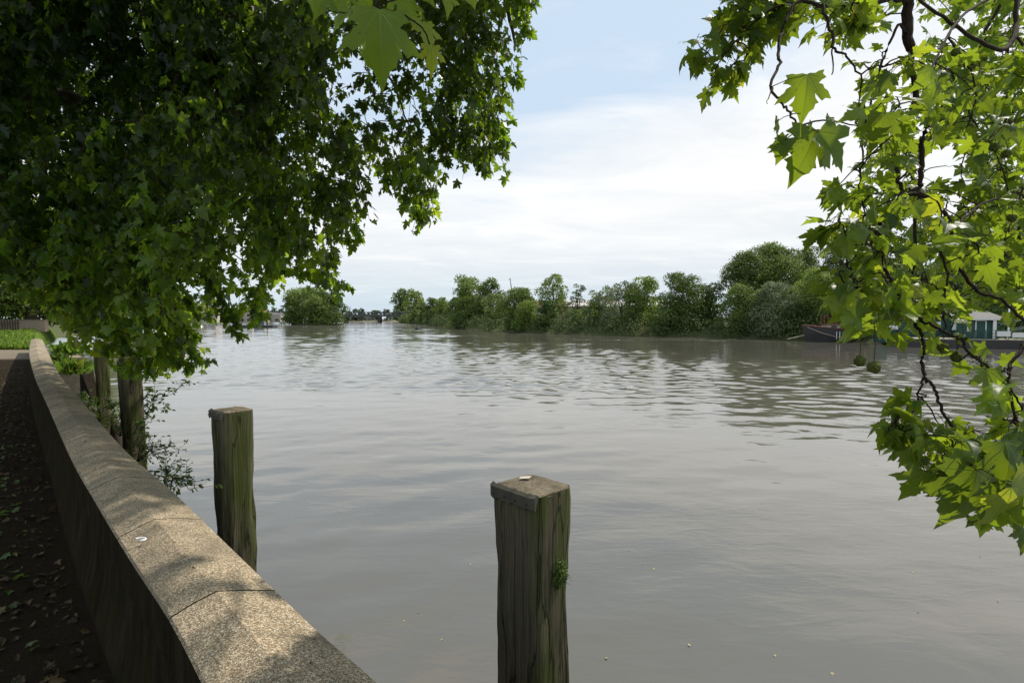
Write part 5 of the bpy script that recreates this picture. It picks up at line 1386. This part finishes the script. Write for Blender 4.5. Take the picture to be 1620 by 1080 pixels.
for (bx, by), (tx, ty), Y, ti in hand:
    b_ = at(bx, by, Y); e = at(tx, ty, Y + random.uniform(-.05, .05)); t_ = e - b_
    P.append(tuple(b_)); T.append(tuple(t_)); nv = Vector((random.gauss(0, .25), -1, .35 + random.gauss(0, .2))); nv -= sun_dir * (nv.dot(sun_dir) * (.9 if ti < .5 else 0)); N.append(tuple(nv)); S.append(t_.length / 1.22); C.append(ti)  # low tints paint leaf shade; those leaves also turn edge-on to the sun
    j = int(np.argmin(np.linalg.norm(BP - np.array(b_), axis=1))); a = Vector(BP[j]); tw_.append(([a, a.lerp(b_, .5) + Vector((0, 0, .005)), b_], [.0016, .0012, .001]))
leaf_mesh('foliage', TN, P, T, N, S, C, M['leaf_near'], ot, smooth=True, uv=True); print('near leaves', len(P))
# smaller, further sprays behind
specs2 = [
 ([(1470, 60), (1640, 40), (1640, 330), (1560, 330), (1500, 230)], 176, (3.4, 5.0), .125, (3, 5)),
 ([(1330, 270), (1440, 230), (1480, 330), (1640, 340), (1640, 480), (1420, 500), (1340, 400)], 135, (3.0, 4.4), .12, (3, 5)),
 ([(1380, -30), (1640, -40), (1640, 40), (1560, 60), (1470, 20)], 61, (3.4, 4.8), .13, (3, 5)),
]
tw2 = []
for pxs, Ya, Yb in (([(1640, -40), (1560, 60), (1530, 150), (1560, 250), (1600, 330)], 4.6, 4.2), ([(1600, -30), (1500, 150), (1450, 250), (1400, 330), (1420, 400)], 4.2, 3.8), ([(1700, 200), (1620, 350), (1560, 420), (1480, 450)], 4, 3.8)):
    P_ = smooth_path([at(x, y, Ya + (Yb - Ya) * i / (len(pxs) - 1)) for i, (x, y) in enumerate(pxs)], 6, .01); tw2.append((P_, list(np.linspace(.014, .004, len(P_))))); BP = np.vstack([BP, np.array([tuple(p) for p in P_])])
sp2 = sprays(specs2, tw2)
leaf_mesh('foliage', TM, sp2[0], sp2[1], sp2[2], sp2[3], sp2[4], M['leaf_near'], ot); print('mid leaves', len(sp2[0]))
# top centre spray, close to the lens
ts = [((625, -30), (600, -5), (596, 10), (560, 22), (520, 18)), ((600, 8), (640, -5), (700, -30)), ((596, 12), (640, 25), (668, 45), (680, 70))]
tw3 = []
for pxs in ts:
    P_ = smooth_path([at(x, y, 1.75) for x, y in pxs], 6, .001); tw3.append((P_, [.0028] * len(P_)))
hub3 = at(640, -25, 1.75); tw3.append((smooth_path([(1.6, -1.4, 5.6), (.9, .2, 4.4), (.2, 1.3, 3.5), hub3], 6, .01), list(np.linspace(.05, .004, 19))))
hand3 = [((600, 15), (608, 124), 1.55, .45), ((592, 25), (545, 78), 1.75, .8), ((555, 15), (520, 45), 1.75, .75), ((515, -10), (500, 25), 1.7, .6), ((668, 35), (690, 75), 1.8, .95), ((682, 72), (688, 105), 1.85, .97), ((640, 0), (660, 40), 1.9, .8),
         ((605, 60), (640, 85), 1.78, .9), ((590, 30), (572, 60), 1.8, .85), ((620, -20), (650, 10), 1.8, .8), ((545, -20), (530, 15), 1.8, .7), ((700, -10), (720, 18), 1.9, .9), ((742, -14), (752, 12), 1.8, .9), ((570, -25), (580, 20), 1.85, .8), ((650, -25), (690, -5), 1.9, .7), ((500, -25), (485, 10), 1.9, .6)]
P, T, N, S, C = [], [], [], [], []
for (bx, by), (tx, ty), Y, ti in hand3:
    b_ = at(bx, by, Y); e = at(tx, ty, Y - .03); t_ = e - b_
    P.append(tuple(b_)); T.append(tuple(t_)); N.append((random.gauss(0, .5), -1, .5 + random.gauss(0, .5))); S.append(t_.length / 1.25); C.append(ti)
    tw3.append(([b_, b_ + Vector((0, .01, .03))], [.0011, .001]))
leaf_mesh('foliage', TN, P, T, N, S, C, M['leaf_near'], ot, smooth=True, uv=True)
P, T, N, S, C = [], [], [], [], []
fork = smooth_path([(2.5, .4, 5.6), (2.2, 2.0, 5.2), (1.9, 2.9, 4.7), (1.5, 3.6, 4.5)], 6, .01); tw3.append((fork, list(np.linspace(.03, .006, len(fork)))))
for gx, gy, z in ((-.45, 1.62, 4.3), (-.50, 1.50, 4.4), (-.60, 1.40, 4.6), (-.9, 1.9, 4.4)):
    c = Vector((gx, gy, .65)) + sun_dir * ((z - .65) / sun_dir.z)
    j = min(range(len(fork)), key=lambda k: (fork[k] - c).length); tw3.append((smooth_path([fork[j], fork[j].lerp(c, .5) + Vector((0, 0, .05)), c], 3), [.004] * 7))
    for _ in range(5):
        dr = Vector(unit(1)[0]); dr.z = dr.z * .4 - .2; P.append(tuple(c + dr * .06)); T.append(tuple(dr)); nv = unit(1)[0]; N.append((nv[0] * .5, nv[1] * .5, 1)); S.append(random.uniform(.08, .13)); C.append(.4)
leaf_mesh('foliage', TN, P, T, N, S, C, M['leaf_near'], ot, smooth=True, uv=True)
v, f = tubes(tw_ + tw2 + tw3, 5); from_py('twigs', v, f, M['twig'], ot, True)
for px, py, dia, up in ((1360, 571, 16, 60), (1382, 581, 18, 70), (1492, 550, 15, 25), (1513, 565, 15, 30), (1312, 362, 11, 20), (1511, 83, 11, 15), (1573, 233, 13, 20), (1592, 243, 12, 20), (1534, 200, 9, 14), (1601, 345, 12, 18), (1558, 376, 11, 16), (1612, 462, 12, 18), (1521, 330, 10, 16), (1583, 625, 8, 10), (1618, 375, 11, 15)):
    Y = .033 * F / dia; c = at(px, py, Y); seed_ball(c, .0165, ot, c + Vector((-.002, 0, up * Y / F)))
print('done')
